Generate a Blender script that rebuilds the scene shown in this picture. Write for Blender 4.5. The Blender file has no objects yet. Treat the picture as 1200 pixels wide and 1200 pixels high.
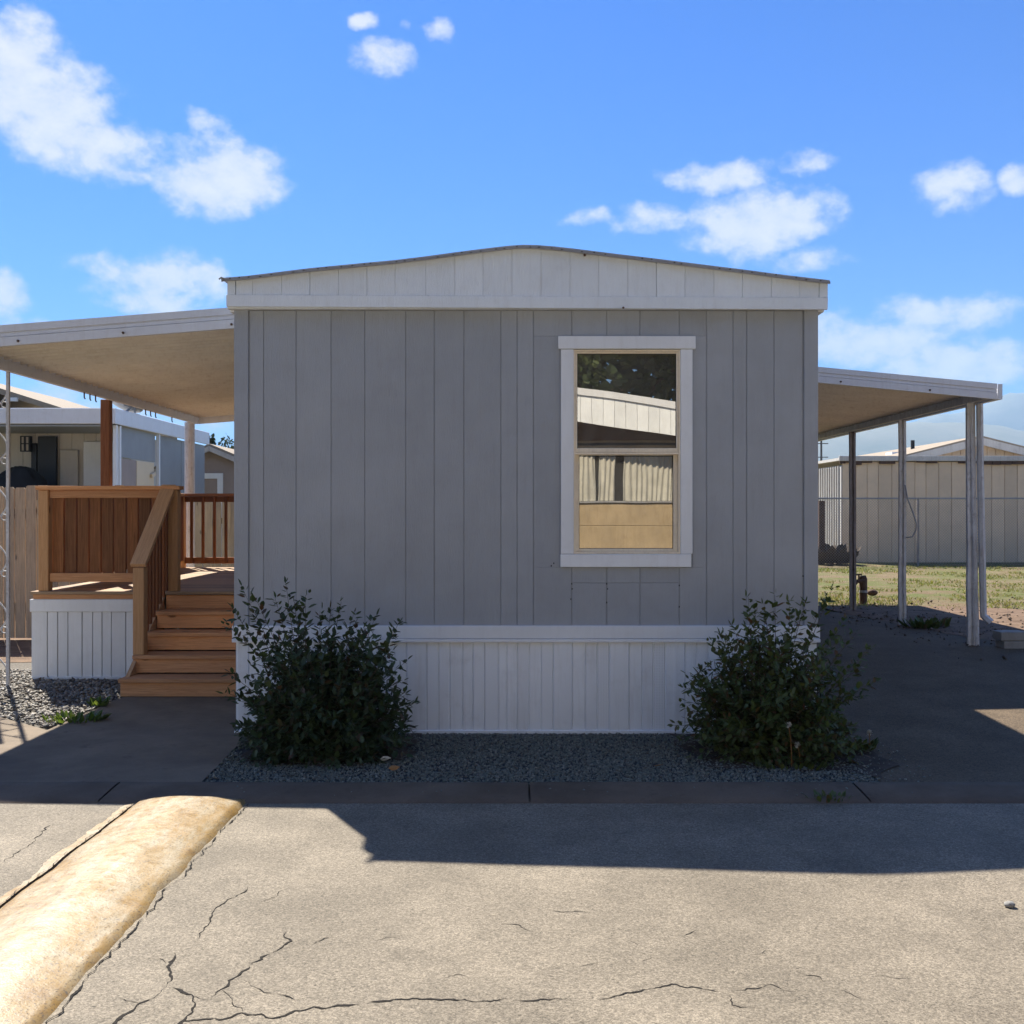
import bpy, bmesh, math, random
import numpy as np
from mathutils import Vector, Matrix, Euler, noise as mnoise
R = math.radians
random.seed(7); rng = np.random.default_rng(7)
S = bpy.context.scene
C = S.collection

# ------------------------------------------------------------------ camera, sky, sun, exposure
EYE = 1.63
cam = bpy.data.cameras.new('camera'); co = bpy.data.objects.new('camera', cam); C.objects.link(co)
co.location = (0, 0, EYE); co.rotation_euler = (R(90), 0, 0)
cam.sensor_width = 36; cam.lens = 36; cam.clip_end = 20000; cam.clip_start = .05
S.camera = co
SUN = Vector((-0.43, 0.79, 1.0)).normalized()          # direction towards the sun
SUN_EL = math.asin(SUN.z); SUN_AZ = math.atan2(SUN.x, SUN.y)
sl = bpy.data.lights.new('sun', 'SUN'); sl.energy = 5.0; sl.angle = R(.53); sl.color = (1, .955, .86)
so = bpy.data.objects.new('sun', sl); C.objects.link(so)
so.rotation_euler = SUN.to_track_quat('Z', 'Y').to_euler()
vs = S.view_settings; vs.view_transform = 'Standard'; vs.look = 'None'; vs.gamma = 1; vs.exposure = 1.36
vs.use_curve_mapping = False

W = bpy.data.worlds.new('World'); S.world = W; W.use_nodes = True
def world():
    nt = W.node_tree; N = nt.nodes; L = nt.links; N.clear()
    def nd(t, **k):
        n = N.new(t)
        for a, b in k.items(): setattr(n, a, b)
        return n
    def m(op, a, b=None, c=None, clamp=False):
        n = nd('ShaderNodeMath', operation=op, use_clamp=clamp)
        for i, v in enumerate((a, b, c)):
            if v is None: continue
            if isinstance(v, (int, float)): n.inputs[i].default_value = v
            else: L.new(v, n.inputs[i])
        return n.outputs[0]
    sky = nd('ShaderNodeTexSky', sky_type='NISHITA', sun_disc=False, sun_elevation=SUN_EL, sun_rotation=SUN_AZ,
             altitude=300, air_density=1.0, dust_density=.25, ozone_density=4.0)
    tint = nd('ShaderNodeMix', data_type='RGBA', blend_type='MULTIPLY'); tint.inputs[0].default_value = 1
    hs = nd('ShaderNodeHueSaturation'); hs.inputs['Saturation'].default_value = 1.22
    L.new(sky.outputs[0], hs.inputs['Color'])
    L.new(hs.outputs[0], tint.inputs[6]); tint.inputs[7].default_value = (.335, .755, 1.30, 1)
    tc = nd('ShaderNodeTexCoord'); sp = nd('ShaderNodeSeparateXYZ'); L.new(tc.outputs['Generated'], sp.inputs[0])
    x, y, z = sp.outputs
    az0 = m('ARCTAN2', x, y)
    el0 = m('ARCTAN2', z, m('SQRT', m('ADD', m('MULTIPLY', x, x), m('MULTIPLY', y, y))))
    def ns(scale, detail, rough=.55, w=0, sz=1):
        mp = nd('ShaderNodeMapping'); mp.inputs['Location'].default_value = (w, w * .7, w * 1.3)
        mp.inputs['Scale'].default_value = (1, 1, sz)
        L.new(tc.outputs['Generated'], mp.inputs[0])
        n = nd('ShaderNodeTexNoise'); n.inputs['Scale'].default_value = scale; n.inputs['Detail'].default_value = detail
        n.inputs['Roughness'].default_value = rough; L.new(mp.outputs[0], n.inputs['Vector']); return n.outputs['Fac']
    n1 = ns(14, 7, .6, 3, 1.3); n2 = ns(9, 4, .5, 11); n3 = ns(40, 6, .62, 5, 1.4)
    az = m('ADD', az0, m('MULTIPLY', m('SUBTRACT', n2, .5), .06))
    el = m('ADD', el0, m('MULTIPLY', m('SUBTRACT', ns(9, 4, .5, 23), .5), .035))
    field = None
    # clouds: azimuth, elevation and half widths in units of 1/1200 of the distance
    for cx, cy, rx, ry, w in [(-585, 515, 95, 62, 1.1), (-530, 470, 105, 66, 1.15), (-470, 425, 75, 42, 1), (-452, 395, 40, 16, .8),
             (-368, 455, 36, 26, .72), (-350, 392, 105, 50, 1.15), (-410, 272, 105, 40, 1.1), (-415, 246, 90, 26, 1), (-600, 255, 55, 42, 1), (-590, 222, 60, 20, .9),
             (-178, 577, 26, 12, .80), (-160, 534, 52, 24, .98), (-86, 558, 32, 22, .8), (-128, 570, 16, 9, .6),
             (240, 398, 74, 23, 1.05), (338, 409, 50, 18, .95), (284, 338, 116, 46, 1.15), (160, 342, 66, 26, .95), (88, 345, 52, 16, .8), (358, 291, 64, 20, .98),
             (512, 374, 58, 32, 1.0), (592, 392, 30, 20, .85), (505, 241, 110, 25, 1.0), (420, 205, 140, 36, 1.0), (540, 175, 190, 40, .95), (470, 222, 220, 30, .62),
             (-540, 120, 260, 42, .72), (500, 120, 330, 34, .6), (-320, 110, 200, 26, .55)]:
        a = math.atan(cx / 1200); e = math.atan(cy / 1200 * math.cos(a))
        k = math.cos(a) ** 2
        d1 = m('MULTIPLY', m('SUBTRACT', az, a), 1200 / (rx * k * .93)); d2 = m('MULTIPLY', m('SUBTRACT', el, e), 1200 / (ry * .93))
        f = m('SUBTRACT', w, m('ADD', m('MULTIPLY', d1, d1), m('MULTIPLY', d2, d2)))
        field = f if field is None else m('MAXIMUM', field, f)
    field = m('MAXIMUM', field, -1.5)
    # the same broken cloud goes on outside the part of the sky in view
    out = m('MULTIPLY', m('SUBTRACT', m('MAXIMUM', m('ABSOLUTE', az0), el0), .56), 8, clamp=True)
    gen = m('MULTIPLY', m('SUBTRACT', ns(2.6, 3, .5, 2, 1.8), .545), 9)
    field = m('MAXIMUM', field, m('ADD', gen, m('MULTIPLY', m('SUBTRACT', out, 1), 6)))
    fld = m('ADD', m('ADD', field, m('MULTIPLY', m('SUBTRACT', n1, .52), 1.9)), m('MULTIPLY', m('SUBTRACT', n3, .5), 1.7))
    ss = nd('ShaderNodeMapRange', interpolation_type='SMOOTHSTEP'); L.new(fld, ss.inputs[0])
    ss.inputs[1].default_value = .03; ss.inputs[2].default_value = 1.0
    alpha = m('MULTIPLY', ss.outputs[0], .93)
    alpha = m('MULTIPLY', alpha, m('MULTIPLY', el0, 30, clamp=True))
    shade = nd('ShaderNodeMapRange'); L.new(m('ADD', fld, m('MULTIPLY', m('SUBTRACT', n3, .5), 1.5)), shade.inputs[0])
    shade.inputs[1].default_value = .1; shade.inputs[2].default_value = 1.5
    cm = nd('ShaderNodeMix', data_type='RGBA'); L.new(shade.outputs[0], cm.inputs[0])
    cm.inputs[6].default_value = (.27, .30, .345, 1); cm.inputs[7].default_value = (.385, .385, .385, 1)
    b1 = nd('ShaderNodeBackground'); b1.inputs[1].default_value = .0505; L.new(tint.outputs[2], b1.inputs[0])
    b2 = nd('ShaderNodeBackground'); b2.inputs[1].default_value = 1.0; L.new(cm.outputs[2], b2.inputs[0])
    mx = nd('ShaderNodeMixShader'); L.new(alpha, mx.inputs[0]); L.new(b1.outputs[0], mx.inputs[1]); L.new(b2.outputs[0], mx.inputs[2])
    o = nd('ShaderNodeOutputWorld'); L.new(mx.outputs[0], o.inputs['Surface'])
world()

# ------------------------------------------------------------------ helpers
def X(px, Y): return (px - 600) * Y / 1200.0
def Z(py, Y): return EYE + (600 - py) * Y / 1200.0
def G(px, py, z=0.0):
    Y = 1200 * (EYE - z) / (py - 600); return (X(px, Y), Y)
WP = {}
def wp(o): return WP.get(o.name, Vector((0, 0, 0))) if o else Vector((0, 0, 0))
def thing(name, label, cat, loc=(0, 0, 0), group=None):
    o = bpy.data.objects.new(name, None); C.objects.link(o); o.location = loc; o.empty_display_size = .1
    WP[o.name] = Vector(loc); o['label'] = label; o['category'] = cat
    if group: o['group'] = group
    return o
def tag(o, label=None, cat=None, group=None, kind=None):
    if label: o['label'] = label
    if cat: o['category'] = cat
    if group: o['group'] = group
    if kind: o['kind'] = kind
    return o
def place(me, name, parent, world, rot=None, scale=None, mat=None):
    o = bpy.data.objects.new(name, me); C.objects.link(o)
    if parent: o.parent = parent
    world = Vector(world); o.location = world - wp(parent); WP[o.name] = world
    if rot: o.rotation_euler = rot
    if scale: o.scale = scale
    return o
class MB:
    def __init__(s): s.v = []; s.f = []
    def add(s, vs_, fs):
        b = len(s.v); s.v += [tuple(v) for v in vs_]; s.f += [tuple(i + b for i in f) for f in fs]; return s
    def box(s, x0, x1, y0, y1, z0, z1):
        return s.add([(x0, y0, z0), (x1, y0, z0), (x1, y1, z0), (x0, y1, z0), (x0, y0, z1), (x1, y0, z1), (x1, y1, z1), (x0, y1, z1)],
                     [(0, 3, 2, 1), (4, 5, 6, 7), (0, 1, 5, 4), (1, 2, 6, 5), (2, 3, 7, 6), (3, 0, 4, 7)])
    def prism(s, poly, y0, y1):          # polygon in xz (counter-clockwise seen from -y), extruded along y
        n = len(poly)
        vs_ = [(p[0], y0, p[1]) for p in poly] + [(p[0], y1, p[1]) for p in poly]
        return s.add(vs_, [tuple(range(n)), tuple(range(2 * n - 1, n - 1, -1))] + [(i, i + n, (i + 1) % n + n, (i + 1) % n) for i in range(n)])
    def tube(s, pts, r, n=8, caps=True):
        pts = [Vector(p) for p in pts]; rr = r if isinstance(r, (list, tuple)) else [r] * len(pts)
        b = len(s.v); up = None
        for i, p in enumerate(pts):
            d = (pts[min(i + 1, len(pts) - 1)] - pts[max(i - 1, 0)]).normalized()
            if up is None: up = Vector((0, 0, 1)) if abs(d.z) < .9 else Vector((1, 0, 0))
            a = d.cross(up).normalized(); up = a.cross(d).normalized(); 
            for k in range(n):
                t = 2 * math.pi * k / n; s.v.append(tuple(p + (a * math.cos(t) + up * math.sin(t)) * rr[i]))
        for i in range(len(pts) - 1):
            for k in range(n):
                k2 = (k + 1) % n; s.f.append((b + i * n + k, b + i * n + k2, b + (i + 1) * n + k2, b + (i + 1) * n + k))
        if caps:
            s.f.append(tuple(b + k for k in range(n - 1, -1, -1))); s.f.append(tuple(b + (len(pts) - 1) * n + k for k in range(n)))
        return s
    def sheet(s, poly, z=0.0):           # flat polygon seen from above
        return s.add([(p[0], p[1], z) for p in poly], [tuple(range(len(poly)))])
    def build(s, name, mat, parent=None, smooth=False, center=True, bevel=0):
        v = np.array(s.v, dtype=float); c = (v.min(0) + v.max(0)) / 2 if center else np.zeros(3)
        if center: c[2] = v[:, 2].min() if parent is None else c[2]
        me = bpy.data.meshes.new(name); me.from_pydata([tuple(q) for q in (v - c)], [], s.f); me.validate(); me.update()
        if bevel or smooth is not None:
            bm = bmesh.new(); bm.from_mesh(me); bmesh.ops.recalc_face_normals(bm, faces=bm.faces)
            if bevel:
                es = [e for e in bm.edges if len(e.link_faces) == 2 and e.calc_face_angle(0) > .6]
                bmesh.ops.bevel(bm, geom=es, offset=bevel, segments=1, affect='EDGES', profile=.5)
            bm.to_mesh(me); bm.free()
        if smooth: me.polygons.foreach_set('use_smooth', [True] * len(me.polygons))
        if mat: me.materials.append(mat)
        return place(me, name, parent, c)
MC = {}
def piece(parent, name, mat, x0, x1, y0, y1, z0, z1, bevel=.003, rot=None):
    sx, sy, sz = x1 - x0, y1 - y0, z1 - z0
    key = (round(sx, 4), round(sy, 4), round(sz, 4), mat.name, bevel)
    me = MC.get(key)
    if me is None:
        me = bpy.data.meshes.new(name); bm = bmesh.new(); bmesh.ops.create_cube(bm, size=1)
        for v in bm.verts: v.co = Vector((v.co.x * sx, v.co.y * sy, v.co.z * sz))
        if bevel: bmesh.ops.bevel(bm, geom=bm.edges[:], offset=min(bevel, .4 * min(sx, sy, sz)), segments=1, affect='EDGES', profile=.5)
        bm.to_mesh(me); bm.free(); me.materials.append(mat); MC[key] = me
    return place(me, name, parent, ((x0 + x1) / 2, (y0 + y1) / 2, (z0 + z1) / 2), rot)
def npmesh(name, verts, faces, mat, parent=None, base=None, fsize=None):
    verts = np.asarray(verts, dtype=np.float32); faces = np.asarray(faces, dtype=np.int32)
    c = np.array(base if base is not None else (0, 0, 0), dtype=np.float32)
    me = bpy.data.meshes.new(name); k = faces.shape[1]
    me.vertices.add(len(verts)); me.vertices.foreach_set('co', (verts - c).ravel())
    me.loops.add(faces.size); me.loops.foreach_set('vertex_index', faces.ravel())
    me.polygons.add(len(faces)); me.polygons.foreach_set('loop_start', np.arange(0, faces.size, k, dtype=np.int32))
    me.update(calc_edges=True); me.validate()
    if mat: me.materials.append(mat)
    return place(me, name, parent, tuple(float(q) for q in c))

# ------------------------------------------------------------------ materials
class NT:
    def __init__(s, name):
        s.m = bpy.data.materials.new(name); s.m.use_nodes = True; s.t = s.m.node_tree; s.t.nodes.clear()
        s.o = s.n('ShaderNodeOutputMaterial'); s.b = s.n('ShaderNodeBsdfPrincipled'); s.l(s.b.outputs[0], s.o.inputs[0])
        s.tc = s.n('ShaderNodeTexCoord'); s.h = None
    def n(s, t, **k):
        q = s.t.nodes.new(t)
        for a, b in k.items(): setattr(q, a, b)
        return q
    def l(s, a, b): s.t.links.new(a, b)
    def inp(s, sock, v):
        if isinstance(v, (int, float)): sock.default_value = v
        elif isinstance(v, (tuple, list)): sock.default_value = tuple(v) + ((1,) if len(v) == 3 and sock.type == 'RGBA' else ())
        else: s.l(v, sock)
    def math(s, op, a, b=0., clamp=False):
        q = s.n('ShaderNodeMath', operation=op, use_clamp=clamp); s.inp(q.inputs[0], a); s.inp(q.inputs[1], b); return q.outputs[0]
    def co(s, space='Object', scale=(1, 1, 1), rand=False, loc=(0, 0, 0)):
        if space == 'World': src = s.n('ShaderNodeNewGeometry').outputs['Position']
        else: src = s.tc.outputs[space]
        mp = s.n('ShaderNodeMapping'); mp.inputs['Scale'].default_value = scale; mp.inputs['Location'].default_value = loc
        if rand:
            oi = s.n('ShaderNodeObjectInfo'); a = s.n('ShaderNodeVectorMath', operation='ADD'); s.l(src, a.inputs[0])
            s.l(s.math('MULTIPLY', oi.outputs['Random'], 53.), a.inputs[1]); src = a.outputs[0]
        s.l(src, mp.inputs[0]); return mp.outputs[0]
    def noise(s, vec, scale, detail=4, rough=.55, dist=0):
        q = s.n('ShaderNodeTexNoise'); s.l(vec, q.inputs['Vector']); q.inputs['Scale'].default_value = scale
        q.inputs['Detail'].default_value = detail; q.inputs['Roughness'].default_value = rough; q.inputs['Distortion'].default_value = dist
        return q.outputs['Fac']
    def vor(s, vec, scale, feat='F1', out='Distance', rnd=1):
        q = s.n('ShaderNodeTexVoronoi', feature=feat); s.l(vec, q.inputs['Vector']); q.inputs['Scale'].default_value = scale
        q.inputs['Randomness'].default_value = rnd; return q.outputs[out]
    def ramp(s, fac, stops, interp='LINEAR'):
        q = s.n('ShaderNodeValToRGB'); s.l(fac, q.inputs[0]); e = q.color_ramp; e.interpolation = interp
        while len(e.elements) < len(stops): e.elements.new(.5)
        for el, (p, c) in zip(e.elements, stops):
            el.position = p; el.color = (c, c, c, 1) if isinstance(c, (int, float)) else tuple(c) + (1,)
        return q.outputs[0]
    def rng(s, v, a, b, c=0., d=1., smooth=False):
        q = s.n('ShaderNodeMapRange', interpolation_type='SMOOTHSTEP' if smooth else 'LINEAR'); s.l(v, q.inputs[0])
        for i, k in enumerate((a, b, c, d)): q.inputs[i + 1].default_value = k
        return q.outputs[0]
    def mix(s, fac, a, b, mode='MIX'):
        q = s.n('ShaderNodeMix', data_type='RGBA', blend_type=mode); s.inp(q.inputs[0], fac); s.inp(q.inputs[6], a); s.inp(q.inputs[7], b); return q.outputs[2]
    def bump(s, h, strength=.3, dist=.01):
        q = s.n('ShaderNodeBump'); q.inputs['Strength'].default_value = strength; q.inputs['Distance'].default_value = dist
        s.l(h, q.inputs['Height'])
        if s.h is not None: s.l(s.h, q.inputs['Normal'])
        s.h = q.outputs[0]; s.l(s.h, s.b.inputs['Normal'])
    def done(s, col, rough=.7, spec=.4, metal=0):
        s.inp(s.b.inputs['Base Color'], col); s.inp(s.b.inputs['Roughness'], rough); s.b.inputs['Specular IOR Level'].default_value = spec
        s.b.inputs['Metallic'].default_value = metal; return s.m
def paint(name, col, rough=.5, var=.12, dirt=.25, dirtcol=(.25, .21, .17), bump=.12, space='World', scale=1., rand=.05, tex=None):
    t = NT(name); w = t.co(space)
    c = t.mix(t.rng(t.noise(w, 2.2 * scale, 5), .3, .7, 0, 1), [q * (1 - var) for q in col], [min(1, q * (1 + var)) for q in col])
    oi = t.n('ShaderNodeObjectInfo')
    c = t.mix(1., c, t.ramp(oi.outputs['Random'], [(0, 1 - rand * 2), (1, 1 + 0 * rand)]), 'MULTIPLY')
    d = t.math('MULTIPLY', t.rng(t.noise(w, 7 * scale, 8, .72), .52, .78, 0, 1), dirt)
    sv = t.co(space, (9 * scale, 9 * scale, .7 * scale)); d = t.math('ADD', d, t.math('MULTIPLY', t.rng(t.noise(sv, 3, 6, .65), .5, .8), dirt), clamp=True)
    c = t.mix(d, c, dirtcol)
    if tex == 'emboss':        # embossed wood grain pressed into the sheet
        t.bump(t.noise(w, 1.6, 3), .5, .03); t.bump(t.noise(t.co(space, (22, 22, 2.2)), 7, 6, .7), .75, .006)
    if bump: t.bump(t.noise(w, 160, 3), bump, .002)
    return t.done(c, rough)
def wood(name, c1, c2, axis='x', rough=.75, knots=True, grey=0., trans=0):
    t = NT(name); sc = {'x': (1.2, 30, 30), 'y': (30, 1.2, 30), 'z': (30, 30, 1.2)}[axis]
    v = t.co('Object', sc, True); g = t.noise(v, 2.2, 8, .65, 1.2)
    c = t.mix(t.rng(g, .28, .72), c1, c2)
    oi = t.n('ShaderNodeObjectInfo')
    c = t.mix(1., c, t.ramp(oi.outputs['Random'], [(0, (.64, .65, .68)), (.5, (.95, .93, .9)), (1, (1.2, 1.12, 1.0))]), 'MULTIPLY')
    ring = t.rng(t.noise(t.co('Object', tuple(q * 3 for q in sc), True), 3, 4, .7), .55, .75)
    c = t.mix(t.math('MULTIPLY', ring, .4), c, [q * .45 for q in c1])
    if knots:
        ks = {'x': (2.4, 6, 6), 'y': (6, 2.4, 6), 'z': (6, 6, 2.4)}[axis]
        k = t.rng(t.vor(t.co('Object', ks, True), 1.0), .05, .13, 1, 0, True)
        c = t.mix(t.math('MULTIPLY', k, .75), c, [q * .25 for q in c1])
    if grey:
        gm = t.math('MULTIPLY', t.rng(t.noise(t.co('Object', (3, 3, 1.2), True), 2, 6, .7), .35, .7), grey)
        c = t.mix(gm, c, (.20, .19, .175))
    t.bump(g, .35, .004)
    return t.done(c, rough, .25)

M = {}
M['siding'] = paint('siding_grey', (.375, .395, .425), .55, .07, .12, (.2, .17, .14), .25, rand=.05, tex='emboss')
M['white'] = paint('trim_white', (.84, .86, .88), .45, .04, .14, (.42, .38, .33), .12)
M['skirt'] = paint('skirting_vinyl', (.85, .88, .91), .42, .05, .24, (.40, .37, .33), .05, rand=.04)
M['gable'] = paint('gable_white', (.81, .86, .90), .5, .04, .14, (.40, .37, .33), .15, rand=.04, tex='emboss')
M['awning'] = paint('awning_enamel', (.76, .77, .80), .38, .04, .22, (.42, .36, .30), .0)
M['awning_pan'] = paint('awning_pan', (.86, .80, .71), .5, .07, .3, (.40, .28, .18), .0)
M['weathered'] = paint('weathered_paint', (.62, .62, .62), .6, .12, .65, (.20, .15, .12), .2, scale=2.5)
M['rustpost'] = paint('rusty_post', (.24, .22, .215), .65, .2, .7, (.16, .09, .06), .3, scale=2.5)
M['roofmetal'] = paint('roof_coating', (.42, .42, .43), .45, .15, .5, (.16, .14, .13), .2, scale=3)
M['cream'] = paint('window_aluminium', (.90, .78, .60), .4, .05, .25, (.30, .24, .18), .0, scale=3)
M['darkgap'] = paint('dark_gap', (.03, .03, .03), .9, .1, 0, bump=0)
M['interior'] = paint('interior_paint', (.28, .25, .21), .9, .05, 0, bump=0)
M['stair_x'] = wood('stair_lumber', (.52, .235, .10), (.82, .46, .24), 'x')
M['stair_z'] = wood('post_lumber', (.48, .25, .11), (.68, .42, .22), 'z')
M['stair_y'] = wood('rail_lumber', (.42, .24, .125), (.62, .40, .235), 'y')
M['deck_x'] = wood('deck_lumber', (0.340, 0.221, 0.136), (0.468, 0.340, 0.221), 'x')
M['red_z'] = wood('redwood_slat', (.22, .078, .03), (.40, .165, .07), 'z', knots=False)
M['slat_z'] = wood('cedar_board', (.13, .055, .022), (.36, .16, .07), 'z'); M['red_x'] = wood('redwood_rail', (.30, .12, .055), (.46, .21, .10), 'x')
M['fence_z'] = wood('weathered_picket', (.42, .30, .19), (.72, .55, .38), 'z', .9, True, .35)
M['fence_g'] = wood('grey_picket', (.30, .27, .19), (.46, .42, .32), 'z', .9, True, .6)
M['tanwall'] = paint('tan_enamel', (.78, .58, .38), .55, .06, .12, (.24, .18, .13), .1, rand=.08)
M['tanlight'] = paint('tan_trim', (.60, .56, .50), .55, .06, .4, (.22, .16, .12), .1, rand=.05)
M['galv'] = paint('galvanised', (.30, .30, .31), .45, .1, .4, (.16, .11, .08), 0)
M['black'] = paint('black_cloth', (.012, .012, .014), .8, .3, 0, bump=.3)
M['blackpaint'] = paint('black_enamel', (.02, .02, .025), .4, .2, 0, bump=0)
M['porchwall'] = paint('porch_siding', (.55, .51, .46), .6, .06, .15, bump=.1)
M['greypanel'] = paint('grey_screen', (.30, .32, .335), .55, .08, .2, bump=.1, rand=.1)
M['mauve'] = paint('shed_siding', (.36, .29, .255), .65, .08, .2, bump=.1)
M['amber'] = paint('amber_panel', (.75, .60, .40), .5, .04, .08, bump=0)
M['rust'] = paint('rusty_iron', (.10, .055, .035), .85, .3, .5, (.04, .03, .03), .5, scale=4)
M['block'] = paint('concrete_block', (.30, .285, .26), .95, .12, .4, (.14, .12, .10), .6, scale=4)
M['cable'] = paint('cable_grey', (.35, .35, .36), .5, .1, .1, bump=0)
M['curtain'] = paint('pale_drape', (.47, .455, .40), .9, .15, .3, (.2, .19, .17), .2, scale=2)
M['ochre'] = paint('ochre_board', (0.39, 0.30, 0.185), .7, .12, .55, (0.204, 0.136, 0.068), .1, rand=.08)

def shingle():
    t = NT('roof_shingles'); w = t.co('World')
    c = t.mix(t.noise(w, 5, 5, .7), (.24, .19, .14), (.40, .33, .25)); return t.done(c, .9, .2)
M['shingle'] = shingle()
def asphalt(name, base, tint2, spec=.35, agg=1., rough=.82):
    t = NT(name); w = t.co('World')
    def cells(sc, lo, hi):
        q = t.n('ShaderNodeSeparateColor'); t.l(t.vor(w, sc, out='Color'), q.inputs[0]); return t.rng(q.outputs[0], .05, .95, lo, hi)
    big = t.rng(t.noise(w, .55, 7, .65), .33, .7)
    c = t.mix(t.math('MULTIPLY', big, .8), base, tint2)
    worn = t.rng(t.noise(w, 1.7, 8, .7), .40, .66)
    c = t.mix(worn, t.mix(1., c, (.80, .80, .80), 'MULTIPLY'), t.mix(1., c, (1.12, 1.12, 1.12), 'MULTIPLY'))
    v = t.math('MULTIPLY', cells(100 * agg, .78, 1.18), cells(190 * agg, .70, 1.28))
    cv = t.n('ShaderNodeCombineColor')
    for k in range(3): t.l(v, cv.inputs[k])
    c = t.mix(1., c, cv.outputs[0], 'MULTIPLY')
    # binder lost between the stones: dark pits, thicker where the surface is worn
    pit = t.math('MULTIPLY', t.rng(t.noise(t.co('World', (1, 1.8, 1)), 60 * agg, 5, .65), .575, .62), t.rng(t.noise(w, 2.3, 6, .7), .38, .60, .12, 1))
    c = t.mix(t.math('MULTIPLY', pit, .8), c, [q * .2 for q in base])
    pit2 = t.rng(t.noise(t.co('World', (1, 2.6, 1), loc=(3, 1, 0)), 17, 6, .65), .655, .70)
    c = t.mix(t.math('MULTIPLY', pit2, .8), c, [q * .18 for q in base])
    st = t.rng(t.noise(t.co('World', loc=(7, 2, 0)), 1.1, 8, .72), .60, .72)
    c = t.mix(t.math('MULTIPLY', st, .45), c, [q * .4 for q in base])
    t.bump(t.noise(w, 24, 4, .6), .35, .006); t.bump(t.noise(w, 130 * agg, 3, .6), .35, .004)
    return t.done(c, rough, spec)
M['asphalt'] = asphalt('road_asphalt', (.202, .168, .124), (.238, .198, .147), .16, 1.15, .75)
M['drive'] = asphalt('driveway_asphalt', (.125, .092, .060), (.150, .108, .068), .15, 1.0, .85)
def concrete(name, base, stain, scale=1.):
    t = NT(name); w = t.co('World')
    c = t.mix(t.rng(t.noise(w, 3 * scale, 8, .65), .3, .7), [q * .82 for q in base], [q * 1.12 for q in base])
    c = t.mix(t.math('MULTIPLY', t.rng(t.noise(w, 1.3, 8, .7), .42, .66), .85), c, stain)
    c = t.mix(t.math('MULTIPLY', t.rng(t.noise(w, 6, 8, .75), .56, .70), .6), c, [q * .55 for q in stain])
    c = t.mix(t.math('MULTIPLY', t.rng(t.noise(w, 90, 4, .6), .56, .68), .5), c, [q * .5 for q in base])
    t.bump(t.noise(w, 120, 4), .35, .003); t.bump(t.noise(w, 14, 6), .3, .006)
    return t.done(c, .88, .3)
M['walk'] = concrete('walk_concrete', (.205, .155, .105), (.12, .088, .06))
M['kerb'] = concrete('kerb_concrete', (.155, .112, .077), (.085, .058, .038))
def bumppaint():
    t = NT('worn_yellow_paint'); w = t.co('World')
    c = t.mix(t.rng(t.noise(w, 2.6, 8, .68), .36, .62), (.285, .165, .045), (.30, .20, .085))
    c = t.mix(t.math('MULTIPLY', t.rng(t.noise(t.co('World', (2.6, .7, 1)), 4.5, 9, .75), .46, .60), .85), c, (.345, .28, .18))
    c = t.mix(t.math('MULTIPLY', t.rng(t.noise(t.co('World', loc=(5, 3, 0)), 6, 9, .75), .52, .70), .8), c, (.195, .105, .036))
    c = t.mix(t.rng(t.noise(w, 120, 3, .6), .57, .64), c, (.11, .075, .04))
    c = t.mix(t.math('MULTIPLY', t.rng(t.noise(w, 60, 5, .7), .59, .65), .8), c, (.14, .11, .08))
    c = t.mix(t.math('MULTIPLY', t.rng(t.noise(w, 15, 8, .8), .60, .68), .8), c, (.15, .125, .095))
    sc = t.math('MULTIPLY', t.rng(t.noise(t.co('World', (.5, 9, 1)), 3, 6, .7), .60, .70), t.rng(t.noise(w, 3.1, 4), .45, .6))
    c = t.mix(t.math('MULTIPLY', sc, .6), c, (.10, .085, .065))
    t.bump(t.noise(w, 130, 3), .22, .003); t.bump(t.noise(w, 30, 6, .7), .25, .006); t.bump(t.noise(w, 9, 6, .6), .25, .012)
    return t.done(c, t.rng(t.noise(w, 20, 6), .3, .7, .32, .52), .42)
M['bump'] = bumppaint()
def stone(name, cols, spec=.4):
    t = NT(name); g = t.n('ShaderNodeNewGeometry'); c = t.ramp(g.outputs['Random Per Island'], [(i / (len(cols) - 1), q) for i, q in enumerate(cols)])
    c = t.mix(t.math('MULTIPLY', t.noise(t.co('World'), 60, 4), .4), c, (.05, .05, .05)); return t.done(c, .75, spec)
M['gravel'] = stone('blue_gravel', [(0.109, 0.123, 0.102), (0.189, 0.203, 0.167), (0.246, 0.246, 0.189), (0.145, 0.174, 0.145), (0.377, 0.362, 0.290), (0.160, 0.131, 0.087), (0.210, 0.232, 0.196)])
M['pebble'] = stone('mixed_pebbles', [(0.088, 0.080, 0.068), (0.256, 0.224, 0.184), (0.368, 0.328, 0.272), (0.136, 0.124, 0.104), (0.464, 0.416, 0.352), (0.200, 0.152, 0.112), (0.104, 0.100, 0.088)])
M['pebbledirt'] = stone('earth_crumbs', [(.07, .045, .03), (.14, .095, .065), (.20, .15, .11), (.10, .07, .05), (.27, .22, .17)], .2)
def soil(name, a, b, s=6):
    t = NT(name); w = t.co('World'); c = t.mix(t.rng(t.noise(w, s, 8, .7), .3, .7), a, b)
    t.bump(t.noise(w, 30, 6, .7), .8, .02); return t.done(c, .95, .2)
M['soil'] = soil('garden_soil', (.045, .034, .026), (.11, .08, .06)); M['gravelbase'] = soil('gravel_bed', (0.040, 0.042, 0.042), (0.088, 0.092, 0.092), 40)
M['pebblebase'] = soil('pebble_bed', (.10, .085, .07), (.2, .18, .15), 40)
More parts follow.
